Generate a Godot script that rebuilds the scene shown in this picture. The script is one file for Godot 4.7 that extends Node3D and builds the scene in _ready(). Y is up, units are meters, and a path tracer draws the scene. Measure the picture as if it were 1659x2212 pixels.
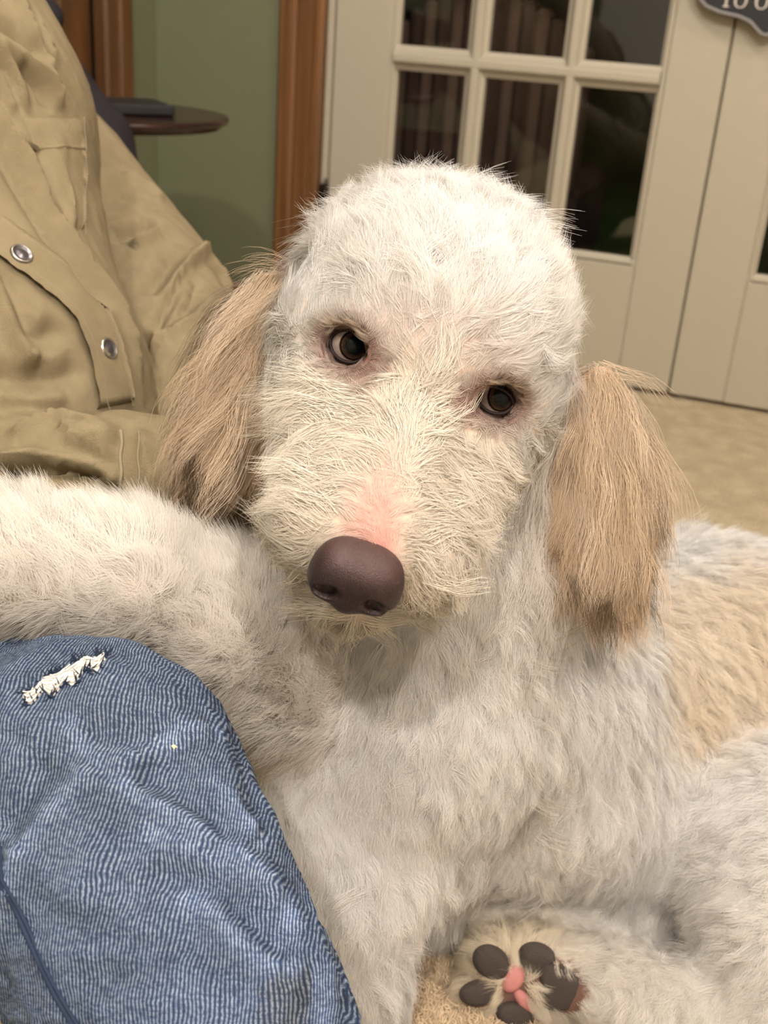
extends Node3D
# A cream doodle dog resting against a seated person, French doors behind. Units: metres, y up.

const F := 2400.0            # focal length in pixels of the 1659 x 2212 frame
const DOOR_YAW := 18.57      # the door wall is turned this much from the camera's own heading
var CAM: Transform3D
var ROOM: Transform3D        # x along the door wall, y up, z into the room
var HEAD: Transform3D        # x towards the dog's left eye, y to the crown, z to the nose
var HEADI: Transform3D
var rng := RandomNumberGenerator.new()
var noise := FastNoiseLite.new()
var taken := {}
var M := {}
var EX := 1.0

# ------------------------------------------------------------------ the world
func _ready() -> void:
	rng.seed = 7
	noise.seed = 11
	noise.frequency = 1.0
	var cam := Camera3D.new()
	cam.name = "camera"
	cam.position = Vector3(0, 0.68, 0)
	cam.rotation_degrees = Vector3(-24.04, 0, 4.33)
	cam.near = 0.05
	cam.far = 50.0
	var lens := CameraAttributesPhysical.new()
	lens.frustum_focal_length = 26.04
	lens.frustum_focus_distance = 0.62
	lens.exposure_aperture = 7.5
	cam.attributes = lens
	add_child(cam)
	cam.fov = 49.48
	cam.current = true
	CAM = cam.transform
	var we := WorldEnvironment.new()
	we.name = "environment"
	var env := Environment.new()
	env.background_mode = Environment.BG_COLOR
	env.background_color = Color(0.002, 0.002, 0.003)
	env.tonemap_mode = Environment.TONE_MAPPER_LINEAR
	env.tonemap_exposure = 0.402
	env.sdfgi_enabled = true
	env.ssao_enabled = true
	env.ssil_enabled = true
	we.environment = env
	add_child(we)
	ROOM = Transform3D(Basis(Vector3.UP, deg_to_rad(-DOOR_YAW)), Vector3(0, 0, -2.405))
	materials()
	for c in CANS:
		ceiling_can(c[0], c[1], c[2], c[3])
	room()
	doors()
	furniture()
	person()
	dog()
	carpet_pile()

# recessed ceiling lights: room x, room z, energy
const CANS := [
	[0.75, 3.45, 2.6, "white recessed ceiling light behind the viewer"],
	[1.60, 3.10, 2.3, "white recessed ceiling light behind the viewer on the cream wall's side"],
	[1.75, 1.4, 0.8, "white recessed ceiling light before the second door leaf"],
	[0.05, 1.35, 0.7, "white recessed ceiling light over the charcoal armchair"],
	[0.85, 1.95, 0.6, "white recessed ceiling light straight above the dog"],
]

func cp(x: float, y: float, d: float) -> Vector3:
	return CAM * Vector3((x - 829.5) / F * d, -(y - 1106.0) / F * d, -d)

func ray(x: float, y: float) -> Vector3:
	return (CAM.basis * Vector3((x - 829.5) / F, -(y - 1106.0) / F, -1.0)).normalized()

func numbered(called: String) -> String:
	if not taken.has(called):
		taken[called] = 0
		return called
	taken[called] += 1
	return "%s_%03d" % [called, taken[called]]

func tag(o: Node, label: String, category: String, group := "", kind := "") -> void:
	if label: o.set_meta("label", label)
	if category: o.set_meta("category", category)
	if group: o.set_meta("group", group)
	if kind: o.set_meta("kind", kind)

func thing(called: String, label: String, category: String, at: Transform3D, group := "") -> Node3D:
	var o := Node3D.new()
	o.name = numbered(called)
	o.transform = at
	add_child(o)
	tag(o, label, category, group)
	return o

func put(called: String, mesh: Mesh, mat: Material, parent: Node = null, at := Transform3D()) -> MeshInstance3D:
	var o := MeshInstance3D.new()
	o.name = called if parent else numbered(called)
	o.mesh = mesh
	o.material_override = mat
	o.transform = at
	(parent if parent else self).add_child(o, true)
	return o

func struct(called: String, mesh: Mesh, mat: Material, at := Transform3D(), label := "") -> MeshInstance3D:
	var o := put(called, mesh, mat, null, at)
	o.set_meta("kind", "structure")
	if label: o.set_meta("label", label)
	return o

# ------------------------------------------------------------------ materials
func mat(c: Color, rough := 0.7, spec := 0.4) -> StandardMaterial3D:
	var m := StandardMaterial3D.new()
	m.albedo_color = c
	m.roughness = rough
	m.metallic_specular = spec
	return m

func lin(r: float, g: float, b: float) -> Color:
	return Color(r, g, b).linear_to_srgb()

func noise_tex(size: int, freq: float, ramp: Array, octaves := 4, seed_ := 1, normal := false, bump := 4.0) -> NoiseTexture2D:
	var n := FastNoiseLite.new()
	n.seed = seed_
	n.noise_type = FastNoiseLite.TYPE_SIMPLEX
	n.frequency = freq
	n.fractal_octaves = octaves
	var t := NoiseTexture2D.new()
	t.width = size
	t.height = size
	t.seamless = true
	t.noise = n
	t.as_normal_map = normal
	t.bump_strength = bump
	if ramp:
		var g := Gradient.new()
		g.offsets = PackedFloat32Array(ramp[0])
		g.colors = PackedColorArray(ramp[1])
		t.color_ramp = g
	return t

func wood_image(w: int, h: int, dark: Color, light: Color, seed_: int) -> ImageTexture:
	var n := FastNoiseLite.new()
	n.seed = seed_
	n.frequency = 1.0
	var data := PackedByteArray()
	data.resize(w * h * 3)
	for y in h:
		for x in w:
			var u := float(x) / w
			var v := float(y) / h
			var g := 0.5 + 0.5 * sin((u * 9.0 + 0.9 * n.get_noise_2d(u * 3.0, v * 0.7)) * TAU + 2.0 * n.get_noise_2d(u * 6.0, v * 1.2 + 9.0))
			g = 0.55 * g + 0.45 * (0.5 + 0.9 * n.get_noise_2d(u * 90.0, v * 2.5 + 40.0))
			var c := dark.lerp(light, clampf(g, 0, 1))
			var k := (y * w + x) * 3
			data[k] = int(c.r * 255)
			data[k + 1] = int(c.g * 255)
			data[k + 2] = int(c.b * 255)
	return ImageTexture.create_from_image(Image.create_from_data(w, h, false, Image.FORMAT_RGB8, data))

func denim_image(s: int) -> ImageTexture:
	# upright twill ribs of uneven strength: pale weft on indigo warp
	var n := FastNoiseLite.new()
	n.seed = 5
	n.frequency = 1.0
	var data := PackedByteArray()
	data.resize(s * s * 3)
	var ribs := 64
	for x in s:
		var u := float(x) / s * ribs
		for y in s:
			var v := float(y) / s
			var uu := u + 0.08 * n.get_noise_2d(floor(u) * 0.37, v * 22.0)
			var line := 0.5 + 0.5 * cos(uu * TAU)
			line = pow(line, 1.2)
			var slub := 0.5 + 0.8 * n.get_noise_2d(floor(uu) * 7.3, v * 34.0) + 0.35 * n.get_noise_2d(floor(uu) * 3.1 + 50.0, v * 130.0)
			var k := clampf(line * clampf(slub + 0.28, 0.15, 1.1), 0, 1)
			var c := Color(0.225, 0.285, 0.41).lerp(Color(0.80, 0.855, 0.92), k)
			var i := (y * s + x) * 3
			data[i] = int(c.r * 255)
			data[i + 1] = int(c.g * 255)
			data[i + 2] = int(c.b * 255)
	return ImageTexture.create_from_image(Image.create_from_data(s, s, false, Image.FORMAT_RGB8, data))

func materials() -> void:
	M.green = mat(lin(0.136, 0.142, 0.082), 0.75, 0.3)
	M.green.normal_enabled = true
	M.green.normal_texture = noise_tex(256, 0.05, [], 3, 3, true, 2.0)
	M.green.normal_scale = 0.25
	M.green.uv1_triplanar = true
	M.green.uv1_scale = Vector3(4, 4, 4)
	M.cream_wall = mat(lin(0.68, 0.63, 0.55), 0.8, 0.3)
	M.ceiling = mat(lin(0.80, 0.77, 0.73), 0.9, 0.2)
	M.door = mat(lin(0.385, 0.342, 0.262), 0.42, 0.45)
	M.door.normal_enabled = true
	M.door.normal_texture = noise_tex(256, 0.03, [], 3, 8, true, 1.5)
	M.door.normal_scale = 0.15
	M.door.uv1_triplanar = true
	M.door.uv1_scale = Vector3(3, 3, 3)
	M.glass = mat(Color(0.1, 0.12, 0.12, 0.02), 0.02, 0.5)
	M.glass.transparency = BaseMaterial3D.TRANSPARENCY_ALPHA
	M.oak = mat(Color.WHITE, 0.4, 0.5)
	M.oak.albedo_texture = wood_image(256, 512, Color(0.33, 0.215, 0.115), Color(0.465, 0.32, 0.185), 4)
	M.oak.uv1_scale = Vector3(3, 0.8, 1)
	M.oak_dark = mat(Color.WHITE, 0.4, 0.5)
	M.oak_dark.albedo_texture = wood_image(256, 512, Color(0.27, 0.17, 0.085), Color(0.39, 0.255, 0.135), 9)
	M.cherry = mat(Color.WHITE, 0.22, 0.5)
	M.cherry.albedo_texture = wood_image(256, 256, Color(0.10, 0.035, 0.03), Color(0.20, 0.08, 0.06), 14)
	M.chair = mat(lin(0.022, 0.019, 0.021), 0.95, 0.15)
	M.carpet = mat(Color.WHITE, 0.95, 0.15)
	M.carpet.albedo_texture = noise_tex(512, 0.02, [[0.0, 0.45, 0.7, 1.0], [Color(0.66, 0.60, 0.495), Color(0.695, 0.635, 0.525), Color(0.715, 0.655, 0.545), Color(0.75, 0.69, 0.585)]], 5, 21)
	M.carpet.normal_enabled = true
	M.carpet.normal_texture = noise_tex(512, 0.2, [], 2, 22, true, 8.0)
	M.carpet.normal_scale = 0.35
	M.carpet.uv1_triplanar = true
	M.carpet.uv1_world_triplanar = true
	M.carpet.uv1_scale = Vector3(1.3, 1.3, 1.3)
	M.pile = mat(Color.WHITE, 0.9, 0.15)
	M.pile.vertex_color_use_as_albedo = true
	M.black = mat(lin(0.012, 0.011, 0.012), 0.5, 0.4)
	M.brass = mat(lin(0.06, 0.05, 0.04), 0.35, 0.5)
	M.brass.metallic = 0.8
	M.white_trim = mat(lin(0.75, 0.73, 0.70), 0.5, 0.4)
	# clothing
	M.khaki = mat(Color.WHITE, 0.85, 0.25)
	M.khaki.albedo_texture = noise_tex(512, 0.008, [[0.0, 0.5, 1.0], [Color(0.465, 0.415, 0.32), Color(0.50, 0.45, 0.35), Color(0.535, 0.48, 0.38)]], 5, 31)
	M.khaki.normal_enabled = true
	M.khaki.normal_texture = noise_tex(512, 0.25, [], 2, 32, true, 5.0)
	M.khaki.normal_scale = 0.35
	M.khaki.uv1_triplanar = true
	M.khaki.uv1_scale = Vector3(7, 7, 7)
	M.stitch = mat(lin(0.26, 0.215, 0.145), 0.8, 0.2)
	M.denim = mat(Color.WHITE, 0.85, 0.2)
	M.denim.albedo_texture = denim_image(1024)
	M.denim.vertex_color_use_as_albedo = true
	M.denim.uv1_scale = Vector3(1, 1, 1)
	M.denim_seam = mat(lin(0.022, 0.033, 0.06), 0.85, 0.2)
	M.thread = mat(lin(0.74, 0.70, 0.64), 0.9, 0.2)
	M.paint_spot = mat(lin(0.75, 0.68, 0.36), 0.6, 0.3)
	M.skin_h = mat(lin(0.52, 0.31, 0.22), 0.55, 0.4)
	M.snap = mat(lin(0.16, 0.15, 0.16), 0.3, 0.5)
	M.snap.metallic = 0.85
	M.snap_rim = mat(lin(0.40, 0.37, 0.33), 0.3, 0.5)
	M.snap_rim.metallic = 0.9
	# dog
	M.hide = mat(Color.WHITE, 0.8, 0.2)
	M.hide.vertex_color_use_as_albedo = true
	M.fur = mat(Color.WHITE, 0.75, 0.18)
	M.fur.vertex_color_use_as_albedo = true
	M.fur.backlight_enabled = true
	M.fur.backlight = Color(0.6, 0.6, 0.6)
	M.nose = mat(Color.WHITE, 0.45, 0.4)
	M.nose.vertex_color_use_as_albedo = true
	M.nose.normal_enabled = true
	M.nose.normal_texture = noise_tex(256, 0.12, [], 2, 41, true, 6.0)
	M.nose.normal_scale = 0.5
	M.nose.uv1_triplanar = true
	M.nose.uv1_scale = Vector3(40, 40, 40)
	M.pad = mat(lin(0.055, 0.043, 0.036), 0.75, 0.3)
	M.pad.normal_enabled = true
	M.pad.normal_texture = noise_tex(256, 0.15, [], 2, 42, true, 8.0)
	M.pad.normal_scale = 0.8
	M.pad.uv1_triplanar = true
	M.pad.uv1_scale = Vector3(40, 40, 40)
	M.pink_pad = mat(lin(0.42, 0.175, 0.16), 0.65, 0.3)
	M.lid = mat(lin(0.018, 0.010, 0.008), 0.6, 0.3)
	M.sclera = mat(lin(0.26, 0.205, 0.18), 0.3, 0.35)
	M.eye_paint = mat(Color.WHITE, 0.6, 0.0)
	M.eye_paint.vertex_color_use_as_albedo = true
	M.cornea = mat(Color(0, 0, 0, 0.01), 0.015, 0.28)
	M.cornea.transparency = BaseMaterial3D.TRANSPARENCY_ALPHA

# ------------------------------------------------------------------ simple shapes
func quad(st: SurfaceTool, a: Vector3, b: Vector3, c: Vector3, d: Vector3, uv := []) -> void:
	# a b c d run clockwise as seen from the front
	var n := (c - a).cross(b - a).normalized()
	var p := [a, b, c, a, c, d]
	var k := [0, 1, 2, 0, 2, 3]
	for i in 6:
		st.set_normal(n)
		if uv: st.set_uv(uv[k[i]])
		st.add_vertex(p[i])

func begin() -> SurfaceTool:
	var st := SurfaceTool.new()
	st.begin(Mesh.PRIMITIVE_TRIANGLES)
	return st

func box(st: SurfaceTool, lo: Vector3, hi: Vector3, bev := 0.0) -> void:
	# box with chamfered edges along all twelve edges; uv in metres
	var c := (lo + hi) / 2.0
	var h := (hi - lo) / 2.0
	var b := minf(bev, minf(h.x, minf(h.y, h.z)) * 0.9)
	for ax in 3:
		for s in [-1.0, 1.0]:
			var n := Vector3.ZERO
			n[ax] = s
			var u := Vector3.ZERO
			u[(ax + 1) % 3] = h[(ax + 1) % 3] - b
			var v := Vector3.ZERO
			v[(ax + 2) % 3] = h[(ax + 2) % 3] - b
			var o := c + n * h[ax]
			face(st, [o - u - v, o - u + v, o + u + v, o + u - v], n)
	if b <= 0.0: return
	for ax in 3:
		var e1 := (ax + 1) % 3
		var e2 := (ax + 2) % 3
		for s1 in [-1.0, 1.0]:
			for s2 in [-1.0, 1.0]:
				var p := Vector3.ZERO
				p[e1] = s1 * h[e1]
				p[e2] = s2 * (h[e2] - b)
				var q := Vector3.ZERO
				q[e1] = s1 * (h[e1] - b)
				q[e2] = s2 * h[e2]
				var w := Vector3.ZERO
				w[ax] = h[ax] - b
				var n := Vector3.ZERO
				n[e1] = s1
				n[e2] = s2
				face(st, [c + p - w, c + p + w, c + q + w, c + q - w], n.normalized())
	for sx in [-1.0, 1.0]:
		for sy in [-1.0, 1.0]:
			for sz in [-1.0, 1.0]:
				var s := Vector3(sx, sy, sz)
				var pts := []
				for ax in 3:
					var p := s * (h - Vector3(b, b, b))
					p[ax] = s[ax] * h[ax]
					pts.append(c + p)
				face(st, pts, s.normalized())

func face(st: SurfaceTool, p: Array, n: Vector3) -> void:
	var cr: Vector3 = (p[2] - p[0]).cross(p[1] - p[0])
	var flip: bool = cr.dot(n) < 0
	for i in range(1, p.size() - 1):
		for q in ([p[0], p[i + 1], p[i]] if flip else [p[0], p[i], p[i + 1]]):
			st.set_normal(n)
			var a := n.abs()
			var t: Vector3 = q
			st.set_uv(Vector2(t.z, t.y) if a.x > a.y and a.x > a.z else Vector2(t.x, t.z) if a.y > a.z else Vector2(t.x, t.y))
			st.add_vertex(q)

func boxm(lo: Vector3, hi: Vector3, bev := 0.0) -> ArrayMesh:
	var st := begin()
	box(st, lo, hi, bev)
	return st.commit()

func lathe(profile: Array, seg := 32) -> ArrayMesh:
	# profile: Vector2(radius, height) from bottom to top
	var st := begin()
	st.set_smooth_group(0)
	var rows := profile.size()
	for i in rows:
		var p: Vector2 = profile[i]
		var a: Vector2 = profile[maxi(i - 1, 0)]
		var b: Vector2 = profile[mini(i + 1, rows - 1)]
		var t := (b - a).normalized()
		for k in seg + 1:
			var g := TAU * k / seg
			st.set_normal(Vector3(cos(g) * t.y, -t.x, sin(g) * t.y).normalized())
			st.set_uv(Vector2(float(k) / seg, p.y))
			st.add_vertex(Vector3(cos(g) * p.x, p.y, sin(g) * p.x))
	for i in rows - 1:
		for k in seg:
			var a := i * (seg + 1) + k
			var b := a + seg + 1
			for q in [a, b + 1, b, a, a + 1, b + 1]:
				st.add_index(q)
	return st.commit()

func tube(st: SurfaceTool, pts: PackedVector3Array, rad: PackedFloat32Array, seg := 8, closed := false) -> void:
	# a round tube along pts; st must be an indexed tool with a running vertex count kept in EXT
	var n := pts.size()
	var up := Vector3(0.3, 0.9, 0.2).normalized()
	var start := tube_base
	for i in n:
		var a := pts[(i - 1 + n) % n] if closed else pts[maxi(i - 1, 0)]
		var b := pts[(i + 1) % n] if closed else pts[mini(i + 1, n - 1)]
		var t := (b - a).normalized()
		var x := t.cross(up).normalized()
		if x.length() < 0.5: x = t.cross(Vector3.RIGHT).normalized()
		var y := x.cross(t).normalized()
		up = y
		for k in seg:
			var g := TAU * k / seg
			var d := x * cos(g) + y * sin(g)
			st.set_normal(d)
			st.set_uv(Vector2(float(k) / seg, float(i) / n))
			st.add_vertex(pts[i] + d * rad[i])
	var m := n if closed else n - 1
	for i in m:
		for k in seg:
			var a := start + i * seg + k
			var b := start + i * seg + (k + 1) % seg
			var c := start + ((i + 1) % n) * seg + k
			var d := start + ((i + 1) % n) * seg + (k + 1) % seg
			for q in [a, d, c, a, b, d]:
				st.add_index(q)
	tube_base += n * seg
var tube_base := 0

func tubem(pts: PackedVector3Array, r: float, seg := 8, closed := false) -> ArrayMesh:
	var st := begin()
	tube_base = 0
	var rad := PackedFloat32Array()
	for i in pts.size(): rad.append(r)
	tube(st, pts, rad, seg, closed)
	return st.commit()

# ------------------------------------------------------------------ smooth solids: tapered capsules and ellipsoids joined by a smooth minimum, meshed as surface nets
class Solid:
	var a := PackedVector3Array()
	var ab := PackedVector3Array()
	var inv_l := PackedFloat32Array()
	var ra := PackedFloat32Array()
	var rd := PackedFloat32Array()
	var kk := PackedFloat32Array()
	var kind := PackedInt32Array()      # 0 capsule, 1 ellipsoid, +2 carves
	var turn: Array[Basis] = []
	var rad := PackedVector3Array()
	var info := []
	var verts := PackedVector3Array()
	var norms := PackedVector3Array()
	var index := PackedInt32Array()
	var folds := []
	var fold_noise: FastNoiseLite
	var lines := []       # [points, height, width, middle, reach]: single folds drawn on the cloth

	func cap(p: Vector3, q: Vector3, r1: float, r2: float, k := 0.02, carve := false, what: Dictionary = {}) -> void:
		a.append(p)
		ab.append(q - p)
		inv_l.append(1.0 / maxf((q - p).length_squared(), 1e-12))
		ra.append(r1)
		rd.append(r2 - r1)
		kk.append(k)
		kind.append(2 if carve else 0)
		turn.append(Basis())
		rad.append(Vector3.ONE)
		info.append(what)

	func ell(c: Vector3, b: Basis, r: Vector3, k := 0.02, carve := false, what: Dictionary = {}) -> void:
		a.append(c)
		ab.append(Vector3.ZERO)
		inv_l.append(0.0)
		ra.append(maxf(r.x, maxf(r.y, r.z)))
		rd.append(0.0)
		kk.append(k)
		kind.append(3 if carve else 1)
		turn.append(b.transposed())
		rad.append(r)
		info.append(what)

	func chain(pts: Array, k := 0.02, what: Dictionary = {}) -> void:
		for i in pts.size() - 1:
			cap(pts[i][0], pts[i + 1][0], pts[i][1], pts[i + 1][1], k, false, what)

	func one(i: int, p: Vector3) -> float:
		if kind[i] & 1:
			var q: Vector3 = turn[i] * (p - a[i])
			var r := rad[i]
			var s := q / r
			var k0 := s.length()
			var k1 := (s / r).length()
			return k0 * (k0 - 1.0) / maxf(k1, 1e-6) if k1 > 1e-6 else -minf(r.x, minf(r.y, r.z))
		var d := p - a[i]
		var t := clampf(d.dot(ab[i]) * inv_l[i], 0.0, 1.0)
		return (d - ab[i] * t).length() - (ra[i] + rd[i] * t)

	func of(ids: PackedInt32Array, p: Vector3) -> float:
		var m := 1e3
		for i in ids:
			var d: float
			var kd := kind[i]
			if kd & 1:
				var q: Vector3 = turn[i] * (p - a[i])
				var r := rad[i]
				var s := q / r
				var k0 := s.length()
				d = k0 * (k0 - 1.0) / maxf((s / r).length(), 1e-6)
			else:
				var e := p - a[i]
				var t := clampf(e.dot(ab[i]) * inv_l[i], 0.0, 1.0)
				d = (e - ab[i] * t).length() - (ra[i] + rd[i] * t)
			var k := kk[i]
			if kd < 2:
				var h := maxf(k - absf(m - d), 0.0)
				m = minf(m, d) - h * h * 0.25 / k
			else:
				var h := maxf(k - absf(m + d), 0.0)
				m = maxf(m, -d) + h * h * 0.25 / k
		return m

	func all() -> PackedInt32Array:
		var o := PackedInt32Array()
		for i in a.size(): o.append(i)
		return o

	func near(c: Vector3, reach: float) -> PackedInt32Array:
		# the pieces that can matter within reach of c; empty where no surface can pass
		var ds := PackedFloat32Array()
		var lo := 1e3
		for i in a.size():
			var d := one(i, c)
			ds.append(d)
			if kind[i] < 2: lo = minf(lo, d)
		var o := PackedInt32Array()
		if lo > reach * 1.6 + 0.02: return o
		var carved := false
		for i in a.size():
			if kind[i] < 2:
				if ds[i] < lo + 2.2 * reach + kk[i]: o.append(i)
			elif ds[i] < reach * 1.2 + kk[i]:
				o.append(i)
				carved = true
		if lo < -reach * 1.5 and not carved: return PackedInt32Array()
		return o

	func march(o: Vector3, d: Vector3, ids: PackedInt32Array, from := 0.2, to := 2.5) -> float:
		var t := from
		for i in 90:
			var s := of(ids, o + d * t)
			if s < 0.0003: return t
			t += s * 0.8
			if t > to: return -1.0
		return t

	func grad(ids: PackedInt32Array, p: Vector3, e := 0.002) -> Vector3:
		var d := of(ids, p)
		return Vector3(of(ids, p + Vector3(e, 0, 0)) - d, of(ids, p + Vector3(0, e, 0)) - d, of(ids, p + Vector3(0, 0, e)) - d).normalized()

	func mesh(cell: float, lo: Vector3, hi: Vector3, e := 0.0015) -> void:
		var B := 8
		var step := cell * B
		var nb := Vector3i(((hi - lo) / step).ceil())
		var at := {}
		var edges := PackedInt64Array()
		var val := PackedFloat32Array()
		val.resize(729)
		var reach := step * 0.8661 + cell
		for bz in nb.z:
			for by in nb.y:
				for bx in nb.x:
					var o := lo + Vector3(bx, by, bz) * step
					var ids := near(o + Vector3.ONE * step * 0.5, reach)
					if ids.is_empty(): continue
					var k := 0
					var some_in := false
					var some_out := false
					for z in 9:
						for y in 9:
							for x in 9:
								var d := of(ids, o + Vector3(x, y, z) * cell)
								val[k] = d
								if d < 0.0: some_in = true
								else: some_out = true
								k += 1
					if not (some_in and some_out): continue
					for z in 8:
						for y in 8:
							for x in 8:
								var i0 := (z * 9 + y) * 9 + x
								var v0 := val[i0]
								var v1 := val[i0 + 1]
								var v2 := val[i0 + 9]
								var v3 := val[i0 + 10]
								var v4 := val[i0 + 81]
								var v5 := val[i0 + 82]
								var v6 := val[i0 + 90]
								var v7 := val[i0 + 91]
								var cnt := int(v0 < 0.0) + int(v1 < 0.0) + int(v2 < 0.0) + int(v3 < 0.0) + int(v4 < 0.0) + int(v5 < 0.0) + int(v6 < 0.0) + int(v7 < 0.0)
								if cnt == 0 or cnt == 8: continue
								var s := Vector3.ZERO
								var n := 0
								if (v0 < 0.0) != (v1 < 0.0): s += Vector3(v0 / (v0 - v1), 0, 0); n += 1
								if (v2 < 0.0) != (v3 < 0.0): s += Vector3(v2 / (v2 - v3), 1, 0); n += 1
								if (v4 < 0.0) != (v5 < 0.0): s += Vector3(v4 / (v4 - v5), 0, 1); n += 1
								if (v6 < 0.0) != (v7 < 0.0): s += Vector3(v6 / (v6 - v7), 1, 1); n += 1
								if (v0 < 0.0) != (v2 < 0.0): s += Vector3(0, v0 / (v0 - v2), 0); n += 1
								if (v1 < 0.0) != (v3 < 0.0): s += Vector3(1, v1 / (v1 - v3), 0); n += 1
								if (v4 < 0.0) != (v6 < 0.0): s += Vector3(0, v4 / (v4 - v6), 1); n += 1
								if (v5 < 0.0) != (v7 < 0.0): s += Vector3(1, v5 / (v5 - v7), 1); n += 1
								if (v0 < 0.0) != (v4 < 0.0): s += Vector3(0, 0, v0 / (v0 - v4)); n += 1
								if (v1 < 0.0) != (v5 < 0.0): s += Vector3(1, 0, v1 / (v1 - v5)); n += 1
								if (v2 < 0.0) != (v6 < 0.0): s += Vector3(0, 1, v2 / (v2 - v6)); n += 1
								if (v3 < 0.0) != (v7 < 0.0): s += Vector3(1, 1, v3 / (v3 - v7)); n += 1
								var p := o + (Vector3(x, y, z) + s / n) * cell
								var gx := bx * 8 + x
								var gy := by * 8 + y
								var gz := bz * 8 + z
								var key := (gz * 4096 + gy) * 4096 + gx
								var d0 := of(ids, p)
								var g := Vector3(of(ids, p + Vector3(e, 0, 0)) - d0, of(ids, p + Vector3(0, e, 0)) - d0, of(ids, p + Vector3(0, 0, e)) - d0).normalized()
								at[key] = verts.size()
								verts.append(p - g * clampf(d0, -cell * 0.5, cell * 0.5))
								norms.append(g)
								if (v0 < 0.0) != (v1 < 0.0): edges.append(key * 4)
								if (v0 < 0.0) != (v2 < 0.0): edges.append(key * 4 + 1)
								if (v0 < 0.0) != (v4 < 0.0): edges.append(key * 4 + 2)
		var SX := 1
		var SY := 4096
		var SZ := 4096 * 4096
		for ed in edges:
			var ax := ed & 3
			var key := ed >> 2
			var u := SY if ax == 0 else SX
			var v := SY if ax == 2 else SZ
			var i0: int = at.get(key, -1)
			var i1: int = at.get(key - u, -1)
			var i2: int = at.get(key - u - v, -1)
			var i3: int = at.get(key - v, -1)
			if i0 < 0 or i1 < 0 or i2 < 0 or i3 < 0: continue
			var n := norms[i0] + norms[i1] + norms[i2] + norms[i3]
			if (verts[i1] - verts[i0]).cross(verts[i2] - verts[i0]).dot(n) > 0.0:
				for q in [i0, i2, i1, i0, i3, i2]: index.append(q)
			else:
				for q in [i0, i1, i2, i0, i2, i3]: index.append(q)

	func fold_at(p: Vector3) -> float:
		# sharp-crested folds: rounded valleys, creased ridges
		var h := 0.0
		for f in folds:
			var q: Vector3 = f[1]
			h += float(f[0]) * (0.5 - 2.0 * absf(fold_noise.get_noise_3dv(Vector3(p.x * q.x + 0.6 * p.y * q.x, p.y * q.y, p.z * q.z))))
		for l in lines:
			if p.distance_squared_to(l[3]) > l[4]: continue
			var pts: PackedVector3Array = l[0]
			var w: float = l[2]
			var best := w * w
			var along := 0.0
			var n := pts.size() - 1
			for i in n:
				var d := pts[i + 1] - pts[i]
				var t := clampf((p - pts[i]).dot(d) / d.length_squared(), 0.0, 1.0)
				var dd := p.distance_squared_to(pts[i] + d * t)
				if dd < best:
					best = dd
					along = (i + t) / n
			if best < w * w:
				var e := 1.0 - sqrt(best) / w
				h += float(l[1]) * e * e * (1.6 - 0.6 * e) * smoothstep(0.0, 0.18, along) * smoothstep(1.0, 0.82, along)
		return h

	func draw_fold(pts: PackedVector3Array, height: float, width: float) -> void:
		if pts.size() < 2: return
		var c := Vector3.ZERO
		for p in pts: c += p / pts.size()
		var r := 0.0
		for p in pts: r = maxf(r, p.distance_to(c))
		lines.append([pts, height, width, c, pow(r + width, 2.0)])

	func crease(list: Array, with_noise: FastNoiseLite) -> void:
		# moves the cloth along its normals by the folds' height and bends the normals to match
		folds = list
		fold_noise = with_noise
		var e := 0.003
		for i in verts.size():
			var p := verts[i]
			var d := fold_at(p)
			var g := Vector3(fold_at(p + Vector3(e, 0, 0)) - d, fold_at(p + Vector3(0, e, 0)) - d, fold_at(p + Vector3(0, 0, e)) - d) / e
			var n := norms[i]
			norms[i] = (n - (g - n * g.dot(n))).normalized()
			verts[i] = p + n * d

	func arrays(colors := PackedColorArray(), uvs := PackedVector2Array()) -> ArrayMesh:
		var r := []
		r.resize(Mesh.ARRAY_MAX)
		r[Mesh.ARRAY_VERTEX] = verts
		r[Mesh.ARRAY_NORMAL] = norms
		r[Mesh.ARRAY_INDEX] = index
		if colors: r[Mesh.ARRAY_COLOR] = colors
		if uvs: r[Mesh.ARRAY_TEX_UV] = uvs
		var m := ArrayMesh.new()
		m.add_surface_from_arrays(Mesh.PRIMITIVE_TRIANGLES, r)
		return m

func hit(s: Solid, ids: PackedInt32Array, x: float, y: float) -> Vector3:
	var d := ray(x, y)
	var t := s.march(CAM.origin, d, ids)
	if t < 0: return Vector3.ZERO
	var p := CAM.origin + d * t
	return p + s.grad(ids, p) * s.fold_at(p) if s.folds else p

# a cloth piece lying on a solid: rows of picture points are dropped on it and lifted by thick, edges tucked in
func patch(s: Solid, ids: PackedInt32Array, rows: Array, thick: float, tuck := 0.003, open_edge := false) -> ArrayMesh:
	var nr := rows.size()
	var nc: int = rows[0].size()
	var st := begin()
	st.set_smooth_group(0)
	var V := []
	for i in nr:
		for j in nc:
			var q: Vector2 = rows[i][j]
			var p := hit(s, ids, q.x, q.y)
			var n := s.grad(ids, p)
			var rim: bool = i == 0 or (j == 0 and not open_edge) or i == nr - 1 or j == nc - 1
			V.append(p + n * (-tuck if rim else thick))
	return grid_mesh(V, nr, nc, s, ids)

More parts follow.
